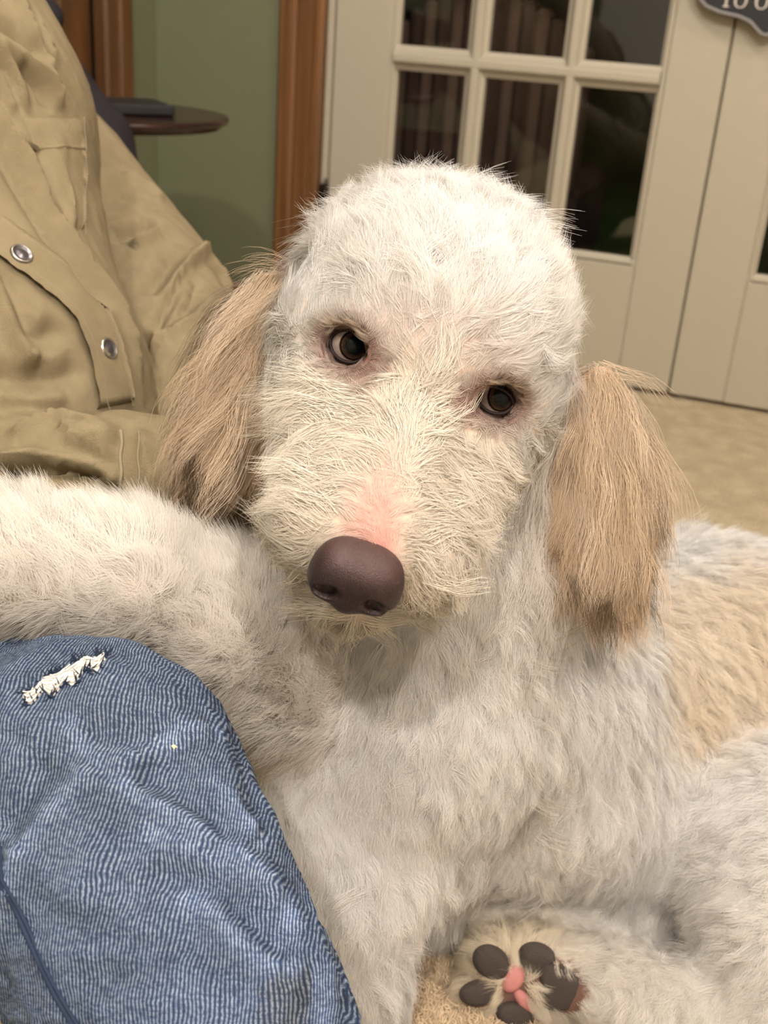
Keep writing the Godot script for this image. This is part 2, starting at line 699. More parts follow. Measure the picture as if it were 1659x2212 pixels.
func grid_mesh(V: Array, nr: int, nc: int, s: Solid, ids: PackedInt32Array) -> ArrayMesh:
	var st := begin()
	st.set_smooth_group(0)
	for i in nr - 1:
		for j in nc - 1:
			var a: Vector3 = V[i * nc + j]
			var b: Vector3 = V[i * nc + j + 1]
			var c: Vector3 = V[(i + 1) * nc + j + 1]
			var d: Vector3 = V[(i + 1) * nc + j]
			var out := (CAM.origin - a)
			var flip := (c - a).cross(b - a).dot(out) < 0
			for q in ([a, c, b, a, d, c] if flip else [a, b, c, a, c, d]):
				st.add_vertex(q)
	st.index()
	st.generate_normals()
	return st.commit()

# ------------------------------------------------------------------ room
func rt(x: float, y: float, z: float) -> Transform3D:
	return ROOM * Transform3D(Basis(), Vector3(x, y, z))

func ceiling_can(x: float, z: float, e: float, label: String) -> void:
	var t := thing("ceiling_light", label, "ceiling light", rt(x, 2.44, z), "recessed ceiling lights")
	put("trim_ring", lathe([Vector2(0.062, -0.001), Vector2(0.064, -0.006), Vector2(0.085, -0.008), Vector2(0.092, -0.004), Vector2(0.092, -0.001)], 32), M.white_trim, t)
	var lm := mat(Color(1, 0.95, 0.86), 0.6)
	lm.emission_enabled = true
	lm.emission = Color(1.0, 0.968, 0.94)
	lm.emission_energy_multiplier = 6.0
	put("lamp_diffuser", lathe([Vector2(0.0001, -0.003), Vector2(0.06, -0.003), Vector2(0.062, -0.001)], 32), lm, t)
	var l := OmniLight3D.new()
	l.name = "lamp"
	l.light_color = Color(1.0, 0.968, 0.94)
	l.light_energy = e * 3.0
	l.light_size = 0.055
	l.omni_range = 12.0
	l.omni_attenuation = 2.0
	l.shadow_enabled = true
	l.position = Vector3(0, -0.07, 0)
	t.add_child(l)

func room() -> void:
	struct("floor", boxm(Vector3(-0.8, -0.1, -0.1), Vector3(3.2, 0, 5.4)), M.carpet, ROOM, "tan carpeted floor of the room")
	struct("ceiling", boxm(Vector3(-0.8, 2.44, -0.1), Vector3(3.2, 2.54, 5.4)), M.ceiling, ROOM, "white ceiling")
	var st := begin()
	box(st, Vector3(-0.75, 0, -0.1), Vector3(-0.30, 2.44, 0))
	box(st, Vector3(1.48, 0, -0.1), Vector3(3.2, 2.44, 0))
	box(st, Vector3(-0.30, 2.15, -0.1), Vector3(1.48, 2.44, 0))
	struct("wall_back", st.commit(), M.green, ROOM, "green painted wall beside the glazed doors")
	st = begin()
	box(st, Vector3(-0.75, 0, 0), Vector3(-0.60, 2.44, 0.112))
	box(st, Vector3(-0.75, 2.1, 0.112), Vector3(-0.60, 2.44, 1.24))
	box(st, Vector3(-0.75, 0, 1.24), Vector3(-0.60, 2.44, 5.4))
	struct("wall_left", st.commit(), M.green, ROOM, "green painted side wall")
	struct("wall_right", boxm(Vector3(3.0, 0, 0), Vector3(3.2, 2.44, 5.4)), M.cream_wall, ROOM, "cream side wall")
	struct("wall_front", boxm(Vector3(-0.75, 0, 5.2), Vector3(3.2, 2.44, 5.4)), M.cream_wall, ROOM, "cream wall behind the viewer")
	struct("baseboard_back", boxm(Vector3(-0.60, 0, 0), Vector3(-0.302, 0.098, 0.014), 0.004), M.oak, ROOM, "stained oak baseboard under the green wall")
	# oak casing round the glazed doors and round the wooden door in the side wall
	var casing := begin()
	box(casing, Vector3(-0.302, 0, 0), Vector3(-0.262, 2.26, 0.020), 0.006)
	box(casing, Vector3(-0.262, 0, 0), Vector3(-0.222, 2.24, 0.015), 0.004)
	box(casing, Vector3(-0.226, 0, -0.05), Vector3(-0.203, 2.22, 0.019), 0.006)
	struct("trim_1", casing.commit(), M.oak, ROOM, "stained oak door casing beside the green wall")
	struct("trim_2", boxm(Vector3(1.40, 0, -0.05), Vector3(1.50, 2.24, 0.018), 0.006), M.oak, ROOM, "stained oak door casing")
	struct("trim_3", boxm(Vector3(-0.203, 0, -0.09), Vector3(-0.187, 2.2, -0.004), 0.003), M.door, ROOM, "cream door jamb")
	casing = begin()
	box(casing, Vector3(-0.625, 0, 0.112), Vector3(-0.585, 2.12, 0.160), 0.006)
	box(casing, Vector3(-0.625, 0, 0.157), Vector3(-0.590, 2.12, 0.205), 0.006)
	struct("trim_4", casing.commit(), M.oak_dark, ROOM, "dark stained wood casing on the side wall")
	var d3 := thing("door_3", "", "", ROOM)
	tag(d3, "brown stained wooden panel door in the side wall", "", "", "structure")
	put("stile", boxm(Vector3(-0.66, 0, 0.205), Vector3(-0.625, 2.08, 0.31), 0.004), M.oak_dark, d3)
	put("panel", boxm(Vector3(-0.655, 0.1, 0.31), Vector3(-0.64, 2.0, 1.03), 0.004), M.oak_dark, d3)
	put("stile", boxm(Vector3(-0.66, 0, 1.03), Vector3(-0.625, 2.08, 1.24), 0.004), M.oak_dark, d3)
	put("rail", boxm(Vector3(-0.66, 0, 0.31), Vector3(-0.625, 0.2, 1.03), 0.004), M.oak_dark, d3)

const PW := 0.150
const PM := 0.041
const PH := 0.316
const PMH := 0.047
const P0 := 0.265

func leaf(called: String, x0: float, x1: float, first: float, label: String) -> void:
	# one glazed door leaf; first: where its first column of panes starts
	var t := thing(called, "", "", ROOM)
	tag(t, label, "", "", "structure")
	var x_end := first + 3 * PW + 2 * PM
	var top := P0 + 5 * PH + 4 * PMH
	put("stile", boxm(Vector3(x0, 0.008, -0.035), Vector3(first - 0.008, top + 0.11, 0), 0.003), M.door, t)
	put("stile", boxm(Vector3(x_end + 0.008, 0.008, -0.035), Vector3(x1, top + 0.11, 0), 0.003), M.door, t)
	put("rail", boxm(Vector3(first - 0.008, 0.008, -0.035), Vector3(x_end + 0.008, P0 - 0.010, 0), 0.002), M.door, t)
	put("rail", boxm(Vector3(first - 0.008, top + 0.008, -0.035), Vector3(x_end + 0.008, top + 0.11, 0), 0.002), M.door, t)
	var bead := bar_mesh(0.018, 0.022)
	# moulded edges of the opening
	for y in [P0 - 0.004, top + 0.004]:
		put("bead", bead, M.door, t, Transform3D(Basis(Vector3(x_end - first + 0.02, 0, 0), Vector3(0, 1, 0), Vector3(0, 0, 1)), Vector3((first + x_end) / 2, y, -0.012)))
	for x in [first - 0.004, x_end + 0.004]:
		put("bead", bead, M.door, t, Transform3D(Basis(Vector3(0, top - P0 + 0.02, 0), Vector3(-1, 0, 0), Vector3(0, 0, 1)), Vector3(x, (P0 + top) / 2, -0.012)))
	var hb := bar_mesh(PMH, 0.030)
	var vb := bar_mesh(PM, 0.030)
	for k in 4:
		var y := P0 + (k + 1) * PH + (k + 0.5) * PMH
		put("muntin", hb, M.door, t, Transform3D(Basis(Vector3(x_end - first, 0, 0), Vector3(0, 1, 0), Vector3(0, 0, 1)), Vector3((first + x_end) / 2, y, -0.008)))
	for k in 2:
		var x := first + (k + 1) * PW + (k + 0.5) * PM
		put("muntin", vb, M.door, t, Transform3D(Basis(Vector3(0, top - P0, 0), Vector3(-1, 0, 0), Vector3(0, 0, 1)), Vector3(x, (P0 + top) / 2, -0.0085)))
	var pane := boxm(Vector3(-PW / 2 - 0.006, -PH / 2 - 0.006, -0.002), Vector3(PW / 2 + 0.006, PH / 2 + 0.006, 0.002))
	for r in 5:
		for c in 3:
			put("pane", pane, M.glass, t, Transform3D(Basis(), Vector3(first + PW / 2 + c * (PW + PM), P0 + PH / 2 + r * (PH + PMH), -0.022)))

func bar_mesh(w: float, d: float) -> ArrayMesh:
	# moulded bar of unit length along x, width w along y: flat nose, hollow sides
	var prof := [Vector2(-0.5, -0.5), Vector2(-0.5, 0.05), Vector2(-0.40, 0.12), Vector2(-0.30, 0.20), Vector2(-0.24, 0.32), Vector2(-0.19, 0.45), Vector2(-0.12, 0.5), Vector2(0.12, 0.5), Vector2(0.19, 0.45), Vector2(0.24, 0.32), Vector2(0.30, 0.20), Vector2(0.40, 0.12), Vector2(0.5, 0.05), Vector2(0.5, -0.5)]
	var st := begin()
	for i in prof.size() - 1:
		var a := Vector3(-0.5, prof[i].x * w, prof[i].y * d)
		var b := Vector3(-0.5, prof[i + 1].x * w, prof[i + 1].y * d)
		var e: Vector2 = prof[i + 1] - prof[i]
		face(st, [a, b, b + Vector3.RIGHT, a + Vector3.RIGHT], Vector3(0, -e.y, e.x).normalized() * 1.0)
	return st.commit()

func doors() -> void:
	leaf("door_1", -0.183, 0.5955, -0.051, "cream glazed door leaf with nine dark panes in view")
	leaf("door_2", 0.5985, 1.377, 0.716, "cream glazed door leaf at the edge, mostly bare stile")
	var h := thing("door_hinge", "small black door hinge between oak casing and cream door", "hinge", rt(-0.186, 0.26, 0.004))
	put("knuckle", lathe([Vector2(0.0001, 0), Vector2(0.006, 0), Vector2(0.007, 0.004), Vector2(0.007, 0.08), Vector2(0.004, 0.084), Vector2(0.005, 0.09), Vector2(0.0001, 0.094)], 14), M.brass, h)
	put("hinge_plate", boxm(Vector3(-0.014, 0.004, -0.006), Vector3(0.0, 0.08, -0.002), 0.001), M.brass, h)
	plaque()
	# outdoors at night beyond the glass: a paved step and grass
	struct("floor_patio", boxm(Vector3(-1.6, -0.1, -1.3), Vector3(3.0, 0, -0.1)), mat(lin(0.24, 0.22, 0.20), 0.9, 0.3), ROOM, "paved patio outside the glazed doors")
	var grass := mat(Color.WHITE, 0.95, 0.15)
	grass.albedo_texture = noise_tex(256, 0.1, [[0.0, 1.0], [Color(0.20, 0.27, 0.12), Color(0.33, 0.40, 0.19)]], 4, 61)
	grass.uv1_triplanar = true
	grass.uv1_world_triplanar = true
	struct("floor_lawn", boxm(Vector3(-9.0, -0.2, -14.0), Vector3(10.0, -0.06, -1.3)), grass, ROOM, "lawn outside in the dark")
	var ch := thing("striped_armchair", "brown striped armchair dim behind the lower door panes", "armchair", rt(-0.02, 0, -0.55))
	var fab := mat(lin(0.13, 0.085, 0.060), 0.9, 0.2)
	var fab2 := mat(lin(0.070, 0.045, 0.032), 0.9, 0.2)
	for k in 16:
		var x := -0.30 + k * 0.035
		var y := 0.76 - 2.2 * (x + 0.03) * (x + 0.03) * (1.0 if x < 0 else 0.8)
		put("back_stripe", boxm(Vector3(x, 0.3, -0.07 - 0.3 * x * x), Vector3(x + 0.034, y, 0.02 - 0.3 * x * x), 0.012), fab if k % 2 == 0 else fab2, ch)
	put("seat", boxm(Vector3(-0.3, 0.08, -0.5), Vector3(0.27, 0.34, 0.0), 0.04), fab2, ch)
	for x in [-0.26, 0.23]:
		for z in [-0.46, -0.05]:
			put("leg", boxm(Vector3(x - 0.02, 0, z - 0.02), Vector3(x + 0.02, 0.1, z + 0.02), 0.004), M.black, ch)
	var gl := thing("reflection_globe", "added pale globe standing in for a round reflection in the upper door pane", "lamp", rt(0.52, 0, -0.5))  # pale globe added in place of a round reflection on the glass
	var pale := mat(lin(0.26, 0.20, 0.155), 0.7, 0.3)
	var prof := []
	for k in 17:
		var g := PI * k / 16.0
		prof.append(Vector2(maxf(0.055 * sin(g), 0.0001), 0.76 - 0.055 * cos(g)))
	put("globe", lathe(prof, 28), pale, gl)
	put("pole", lathe([Vector2(0.008, 0.02), Vector2(0.008, 0.71)], 12), M.black, gl)
	put("base", lathe([Vector2(0.0001, 0), Vector2(0.11, 0), Vector2(0.11, 0.012), Vector2(0.02, 0.024), Vector2(0.0001, 0.026)], 28), M.black, gl)

func plaque() -> void:
	var t := thing("hanging_sign", "black scalloped sign with pale lettering hung over the door gap", "sign", rt(0.655, 0.70, 0.022))
	var half := [Vector2(0, -0.006), Vector2(0.008, -0.004), Vector2(0.018, 0.004), Vector2(0.030, 0.014), Vector2(0.050, 0.021), Vector2(0.085, 0.026), Vector2(0.110, 0.034), Vector2(0.128, 0.050), Vector2(0.138, 0.075), Vector2(0.140, 0.20), Vector2(0.120, 0.245), Vector2(0.06, 0.255), Vector2(0, 0.262)]
	var out := PackedVector2Array()
	for p in half: out.append(p)
	for i in range(half.size() - 2, 0, -1): out.append(Vector2(-half[i].x, half[i].y))
	put("board", slab(out, 0.0, 0.010), M.black, t)
	var rim := mat(lin(0.20, 0.19, 0.18), 0.5, 0.4)
	var pts := PackedVector3Array()
	for p in out: pts.append(Vector3(p.x, p.y, 0.010))
	put("raised_rim", tubem(pts, 0.0032, 8, true), rim, t)
	var pale := mat(lin(0.55, 0.50, 0.44), 0.6, 0.3)
	var tm := TextMesh.new()
	var fnt := SystemFont.new()
	fnt.font_names = PackedStringArray(["Droid Serif"])
	tm.font = fnt
	tm.text = "TO OUR"
	tm.font_size = 48
	tm.pixel_size = 0.036 / 48.0
	tm.depth = 0.002
	put("lettering", tm, pale, t, Transform3D(Basis(), Vector3(-0.020, 0.047, 0.011)))
	var red := mat(lin(0.50, 0.07, 0.05), 0.5, 0.4)
	var o2 := PackedVector2Array()
	for k in 18:
		var g := TAU * k / 18.0
		o2.append(Vector2(0.052 * cos(g) + 0.0, 0.110 + 0.045 * sin(g) + 0.012 * absf(cos(g))))
	put("red_shape", slab(o2, 0.010, 0.016), red, t)
	put("hanger", tubem(PackedVector3Array([Vector3(-0.1, 0.25, 0.005), Vector3(0, 0.4, -0.01), Vector3(0.1, 0.25, 0.005)]), 0.0015), M.black, t)

func slab(out: PackedVector2Array, z0: float, z1: float) -> ArrayMesh:
	var st := begin()
	var tri := Geometry2D.triangulate_polygon(out)
	for i in range(0, tri.size(), 3):
		for s in [[z1, 1.0], [z0, -1.0]]:
			var p := []
			for k in 3: p.append(Vector3(out[tri[i + k]].x, out[tri[i + k]].y, s[0]))
			face(st, p, Vector3(0, 0, s[1]))
	var c := Vector2.ZERO
	for p in out: c += p / out.size()
	for i in out.size():
		var a := out[i]
		var b := out[(i + 1) % out.size()]
		var n := Vector2(b.y - a.y, a.x - b.x).normalized()
		if n.dot((a + b) / 2 - c) < 0: n = -n
		face(st, [Vector3(a.x, a.y, z0), Vector3(b.x, b.y, z0), Vector3(b.x, b.y, z1), Vector3(a.x, a.y, z1)], Vector3(n.x, n.y, 0))
	return st.commit()

func furniture() -> void:
	# side table with a moulded dark top
	var c := cp(225, 236, 1.88)
	var top := c.y
	var t := thing("side_table", "small round dark cherry side table by the green wall", "side table", Transform3D(Basis(), Vector3(c.x, 0, c.z)))
	put("table_top", lathe([Vector2(0.0001, top - 0.022), Vector2(0.180, top - 0.022), Vector2(0.195, top - 0.020), Vector2(0.197, top - 0.014), Vector2(0.206, top - 0.012), Vector2(0.210, top - 0.006), Vector2(0.208, top - 0.001), Vector2(0.200, top), Vector2(0.0001, top)], 48), M.cherry, t)
	put("pedestal", lathe([Vector2(0.014, 0.10), Vector2(0.028, 0.13), Vector2(0.032, 0.18), Vector2(0.018, 0.24), Vector2(0.022, 0.32), Vector2(0.016, 0.40), Vector2(0.03, top - 0.03), Vector2(0.05, top - 0.022)], 24), M.cherry, t)
	for k in 3:
		var g := TAU * k / 3.0 + 0.4
		var pts := PackedVector3Array()
		for q in [[0.01, 0.15], [0.06, 0.13], [0.11, 0.07], [0.15, 0.025], [0.17, 0.014]]:
			pts.append(Vector3(cos(g) * q[0], q[1], sin(g) * q[0]))
		put("foot", tubem(pts, 0.013, 8), M.cherry, t)
	var b := thing("closed_book", "thin dark book lying on the round side table", "book", Transform3D(Basis(Vector3.UP, 0.5), Vector3(c.x + 0.02, top, c.z + 0.03)))
	put("cover", boxm(Vector3(-0.09, 0, -0.065), Vector3(0.09, 0.018, 0.065), 0.004), M.black, b)
	put("pages", boxm(Vector3(-0.087, 0.003, -0.067), Vector3(0.087, 0.015, 0.06), 0.001), mat(lin(0.12, 0.10, 0.09), 0.9), b)
	# charcoal chair behind the person
	var s := Solid.new()
	var q0 := cp(110, 215, 1.50)
	var pts := [[q0, 0.055], [cp(187, 315, 1.50), 0.057], [cp(217, 430, 1.50), 0.055], [cp(205, 640, 1.50), 0.06]]
	s.chain(pts, 0.03)
	var low: Vector3 = pts[3][0]
	s.cap(low, Vector3(low.x, 0.07, low.z), 0.06, 0.065, 0.03)
	s.cap(Vector3(low.x, 0.10, low.z), Vector3(low.x - 0.28, 0.10, low.z - 0.06), 0.09, 0.09, 0.04)
	s.cap(q0, q0 + Vector3(-0.25, 0.0, -0.06), 0.055, 0.06, 0.03)
	s.cap(Vector3(q0.x, 0.25, q0.z), Vector3(q0.x - 0.22, 0.25, q0.z - 0.06), 0.13, 0.13, 0.05)
	s.mesh(0.012, Vector3(-1.2, 0.0, -2.0), Vector3(-0.2, 1.0, -1.1))
	var ch := thing("armchair", "charcoal upholstered armchair behind the seated person", "armchair", Transform3D())
	put("body", s.arrays(), M.chair, ch)
	s = Solid.new()
	var k0 := cp(98, 30, 1.5)
	s.cap(k0 + Vector3(-0.03, 0, 0), k0 + Vector3(0.0, -0.004, 0), 0.026, 0.024, 0.02)
	s.cap(k0 + Vector3(-0.22, 0.02, -0.05), k0 + Vector3(-0.03, 0, 0), 0.04, 0.026, 0.02)
	s.cap(k0 + Vector3(-0.15, 0.0, -0.04), Vector3(q0.x - 0.1, q0.y - 0.05, q0.z - 0.04), 0.045, 0.05, 0.03)
	s.mesh(0.008, k0 - Vector3(0.5, 0.4, 0.25), k0 + Vector3(0.12, 0.12, 0.2))
	put("headrest", s.arrays(), M.chair, ch)
	for q in [[0.0, 0.0], [-0.26, -0.06]]:
		put("foot", lathe([Vector2(0.0001, 0), Vector2(0.02, 0), Vector2(0.025, 0.06)], 14), M.black, ch, Transform3D(Basis(), Vector3(low.x + q[0], 0, low.z + q[1])))

# ------------------------------------------------------------------ person
func ridge(s: Solid, base: Solid, ids: PackedInt32Array, px: Array, r: float, up: float, k := 0.02, carve := false) -> void:
	# a fold: a thin capsule chain half sunk in the cloth (or, carved, a furrow pressed into it); ends taper off
	var pts := []
	for q in px:
		var p := hit(base, ids, q[0], q[1])
		if p == Vector3.ZERO: continue
		pts.append([p, base.grad(ids, p)])
	var n := pts.size()
	for i in n - 1:
		var f0 := 0.35 if i == 0 else 1.0
		var f1 := 0.35 if i == n - 2 else 1.0
		var a: Vector3 = pts[i][0] + pts[i][1] * ((r * f0 - up * f0) if carve else (up * f0 - r * f0))
		var b: Vector3 = pts[i + 1][0] + pts[i + 1][1] * ((r * f1 - up * f1) if carve else (up * f1 - r * f1))
		s.cap(a, b, r * f0, r * f1, k, carve)

func shirt_base() -> Solid:
	var s := Solid.new()
	s.chain([[cp(-375, -300, 1.06), 0.140], [cp(-205, 300, 1.00), 0.162], [cp(-190, 560, 0.97), 0.160], [cp(-125, 860, 0.94), 0.170], [cp(-90, 1180, 0.92), 0.17]], 0.03)
	s.chain([[cp(-60, 20, 1.22), 0.075], [cp(80, 300, 1.27), 0.072], [cp(232, 535, 1.25), 0.089], [cp(325, 680, 1.20), 0.092], [cp(390, 880, 1.05), 0.066], [cp(520, 1000, 0.96), 0.055]], 0.003)
	s.chain([[cp(-60, 20, 1.22), 0.07], [cp(-330, -230, 1.10), 0.09], [cp(-640, -60, 1.15), 0.08], [cp(-620, 700, 0.98), 0.065], [cp(-260, 1030, 0.83), 0.054], [cp(100, 1050, 0.795), 0.047], [cp(262, 1050, 0.785), 0.050]], 0.012)
	s.cap(cp(268, 1050, 0.785), cp(440, 1066, 0.785), 0.0525, 0.050, 0.003)
	s.cap(cp(440, 1066, 0.785), cp(470, 1068, 0.785), 0.044, 0.040, 0.01)
	return s

func person() -> void:
	var who := thing("person", "person in khaki snap-button shirt and faded blue jeans seated beside the dog", "person", Transform3D())
	var base := shirt_base()
	var ids := base.all()
	var s := shirt_base()
	# folds of the chest, sleeve and cuff: crests and, with a minus, furrows
	for q in [
		[[[-60, 60], [0, 99], [42, 127], [84, 152], [105, 175], [118, 200], [127, 246]], 0.008, 0.0125],
		[[[-40, 80], [0, 118], [21, 148], [42, 190], [63, 248]], 0.006, 0.010],
		[[[-40, 110], [0, 165], [19, 200], [42, 248]], 0.006, 0.010],
		[[[-15, -60], [25, 0], [48, 36], [70, 80], [93, 127], [118, 185]], 0.007, 0.012],
		[[[20, -30], [45, 12], [75, 50], [100, 95], [120, 150]], 0.005, 0.009],
		[[[-40, 15], [0, 45], [30, 65], [60, 95], [100, 138]], -0.009, 0.016],
		[[[36, 128], [65, 165], [85, 190], [108, 245]], -0.008, 0.012],
		[[[-10, 128], [12, 165], [28, 205], [50, 250]], -0.005, 0.009],
		[[[-30, 170], [0, 215], [20, 250], [45, 300]], -0.005, 0.010],
		[[[-40, 170], [0, 240], [65, 350], [130, 480], [195, 582], [250, 660], [285, 740], [308, 850]], 0.006, 0.012],
		[[[-40, 250], [0, 310], [55, 410], [125, 525], [195, 620], [235, 680]], -0.010, 0.020],
		[[[80, 270], [95, 350], [110, 430], [130, 500]], -0.003, 0.010],
		[[[120, 275], [132, 360], [150, 440], [165, 520]], 0.003, 0.009],
		[[[210, 320], [262, 372], [310, 400], [360, 440]], 0.006, 0.014],
		[[[215, 420], [260, 425], [310, 435], [350, 450]], -0.006, 0.014],
		[[[205, 615], [250, 575], [290, 540], [345, 508], [400, 470]], 0.010, 0.016],
		[[[200, 540], [240, 520], [290, 495], [340, 478]], -0.010, 0.020],
		[[[290, 760], [310, 715], [369, 631], [404, 573], [440, 540]], 0.010, 0.014],
		[[[270, 690], [310, 640], [350, 585], [385, 545]], -0.010, 0.022],
		[[[300, 700], [322, 742], [365, 734], [423, 692], [470, 640]], 0.008, 0.014],
		[[[410, 580], [384, 625], [345, 692], [330, 722]], -0.008, 0.012],
		[[[405, 545], [440, 560], [475, 590], [505, 660]], 0.006, 0.014],
		[[[430, 600], [420, 650], [390, 690]], -0.006, 0.012],
		[[[-30, 570], [0, 630], [23, 692], [58, 769], [95, 775]], 0.008, 0.014],
		[[[-10, 560], [30, 640], [62, 715], [100, 725], [140, 690]], -0.007, 0.018],
		[[[20, 950], [58, 928], [127, 908], [173, 914], [238, 942], [262, 965]], 0.007, 0.012],
		[[[-40, 1002], [0, 996], [77, 988], [173, 1007], [246, 1034], [268, 1044]], 0.008, 0.010],
		[[[-40, 1020], [15, 1012], [90, 1006], [175, 1022], [250, 1044]], -0.018, 0.010],
		[[[130, 922], [154, 930], [200, 942], [252, 968]], 0.005, 0.008],
		[[[140, 942], [190, 955], [256, 994]], 0.005, 0.008],
		[[[310, 930], [315, 969], [327, 1034], [322, 1110]], 0.004, 0.010],
		[[[-30, 800], [60, 822], [130, 812], [190, 790]], -0.006, 0.020],
		[[[-30, 850], [60, 862], [150, 850]], 0.005, 0.016],
	]:
		var pts := PackedVector3Array()
		for p in q[0]:
			var v := hit(base, ids, p[0], p[1])
			if v == Vector3.ZERO: continue
			if not pts.is_empty() and pts[-1].distance_to(v) > 0.10 and pts.size() < 3: pts.clear()
			if pts.is_empty() or pts[-1].distance_to(v) < 0.10: pts.append(v)
		s.draw_fold(pts, q[1] * 1.5, q[2])
	s.mesh(0.0044, Vector3(-0.72, 0.12, -1.45), Vector3(0.0, 1.25, -0.60))
	s.crease([[0.0030, Vector3(9, 4, 9)], [0.0008, Vector3(26, 14, 26)]], noise)
	var sh := put("shirt", s.arrays(), M.khaki, who)
	tag(sh, "khaki twill shirt with folds and metal snaps", "")
	var all := s.all()
	# button placket, dropped on the shirt front
	var line := [[-50, 520], [0, 560], [46, 594], [115, 648], [154, 692], [181, 755], [197, 825], [208, 886]]
	var rows := []
	for i in 40:
		var t := i / 39.0 * (line.size() - 1)
		var k := mini(int(t), line.size() - 2)
		var a := Vector2(line[k][0], line[k][1])
		var b := Vector2(line[k + 1][0], line[k + 1][1])
		var p := a.lerp(b, t - k)
		var k0 := maxi(k - 1, 0)
		var k1 := mini(k + 2, line.size() - 1)
		var d := (Vector2(line[k1][0], line[k1][1]) - Vector2(line[k0][0], line[k0][1])).normalized()
		var nrm := Vector2(d.y, -d.x)
		var row := []
		for j in 12:
			row.append(p + nrm * (j / 11.0 * 78.0 + 3.0 * noise.get_noise_2d(i * 0.9, j * 0.4)))
		rows.append(row)
	var pl := put("placket", patch(s, all, rows, 0.0055, 0.001, true), M.khaki, who)
	stitches(who, s, all, rows, 2, 0.0053)
	stitches(who, s, all, rows, 9, 0.0053)
	for q in [[42, 556], [223, 757]]:
		snap(pl, s, all, q[0], q[1])
	# chest pocket
	rows = []
	for i in 14:
		var row := []
		for j in 12:
			var u := j / 11.0
			var v := i / 13.0
			row.append(Vector2(lerpf(48 + 105 * v, 186, u), lerpf(249, 490, v) + 6 * u))
		rows.append(row)
	put("chest_pocket", patch(s, all, rows, 0.0028, 0.001), M.khaki, who)
	stitches(who, s, all, rows, 10, 0.0035)
	var hem := []
	for i in 4:
		var row := []
		for j in 12: row.append(Vector2(lerpf(50, 187, j / 11.0), 312 + i * 4 + 5 * j / 11.0))
		hem.append(row)
	put("pocket_hem", patch(s, all, hem, 0.0036, -0.001), M.khaki, who)
	# cuff seams
	for x in [262, 300]:
		var pts := PackedVector3Array()
		for i in 22:
			var p := hit(s, all, x + 2.0 * sin(i * 0.9), 938 + i * 10)
			if p != Vector3.ZERO: pts.append(p + s.grad(all, p) * 0.0004)
		put("cuff_seam", tubem(pts, 0.0013 if x == 262 else 0.0007, 6), M.stitch, who)
	jeans(who)
	body_of(who)

func body_of(who: Node3D) -> void:
	# the body inside the clothes, with neck and head above the frame and the hand behind the dog's ear
	var s := Solid.new()
	var neck := cp(-420, -420, 1.13)
	s.chain([[cp(-330, -280, 1.13), 0.11], [cp(-205, 300, 1.01), 0.12], [cp(-125, 860, 0.96), 0.12], [cp(-90, 1180, 0.95), 0.11]], 0.03)
	s.cap(cp(-330, -300, 1.13), neck, 0.07, 0.055, 0.03)
	var skull := neck + Vector3(0.0, 0.13, 0.03)
	s.ell(skull, Basis(), Vector3(0.075, 0.105, 0.092), 0.03)
	s.cap(skull + Vector3(0.0, -0.07, 0.03), skull + Vector3(0.03, -0.09, 0.06), 0.05, 0.03, 0.03)
	s.cap(skull + Vector3(0.03, 0.0, 0.085), skull + Vector3(0.04, -0.03, 0.105), 0.010, 0.014, 0.012)
	for e in [-1.0, 1.0]:
		s.ell(skull + Vector3(0.075 * e, -0.01, 0.0), Basis(Vector3.UP, 0.3 * e), Vector3(0.012, 0.032, 0.02), 0.008)
	s.chain([[cp(328, 680, 1.16), 0.045], [cp(390, 880, 1.06), 0.036], [cp(520, 1000, 0.97), 0.03]], 0.02)
	s.chain([[cp(-260, 1010, 0.85), 0.03], [cp(100, 1050, 0.81), 0.028], [cp(440, 1066, 0.80), 0.025], [cp(490, 1068, 0.80), 0.024]], 0.02)
	var wrist := cp(480, 1068, 0.80)
	var palm := cp(545, 1062, 0.84)
	s.cap(wrist, palm, 0.022, 0.026, 0.02)
	for k in 4:
		var y := 1015 + k * 38
		var L := [0.85, 1.0, 0.95, 0.75]
		var a := cp(555, y, 0.85)
		var b := cp(555 + 60 * L[k], y + 4, 0.88)
		var c := cp(555 + 80 * L[k], y + 8, 0.91)
		s.chain([[a, 0.010], [b, 0.009], [c, 0.008]], 0.006)
	s.chain([[cp(510, 1040, 0.82), 0.012], [cp(550, 990, 0.85), 0.010], [cp(580, 970, 0.88), 0.009]], 0.008)
	s.mesh(0.008, Vector3(-0.75, 0.1, -1.45), Vector3(0.05, 1.7, -0.55))
	put("body", s.arrays(), M.skin_h, who)

func stitches(who: Node3D, s: Solid, ids: PackedInt32Array, rows: Array, col: int, lift: float) -> void:
	# one run of sewing thread, drawn as short dashes
	var st := begin()
	tube_base = 0
	var prev := Vector3.ZERO
	for i in rows.size() * 3:
		var t := i / 3.0
		var k := mini(int(t), rows.size() - 2)
		var q: Vector2 = rows[k][col].lerp(rows[k + 1][col], t - k)
		var p := hit(s, ids, q.x, q.y)
		if p == Vector3.ZERO: continue
		p += s.grad(ids, p) * lift
		if prev != Vector3.ZERO and prev.distance_to(p) < 0.010:
			tube(st, PackedVector3Array([prev, prev.lerp(p, 0.35), prev.lerp(p, 0.7)]), PackedFloat32Array([0.0003, 0.0006, 0.0003]), 5)
		prev = p
	var o := put("stitching", st.commit(), M.stitch, who)
	o.set_meta("kind", "stuff")

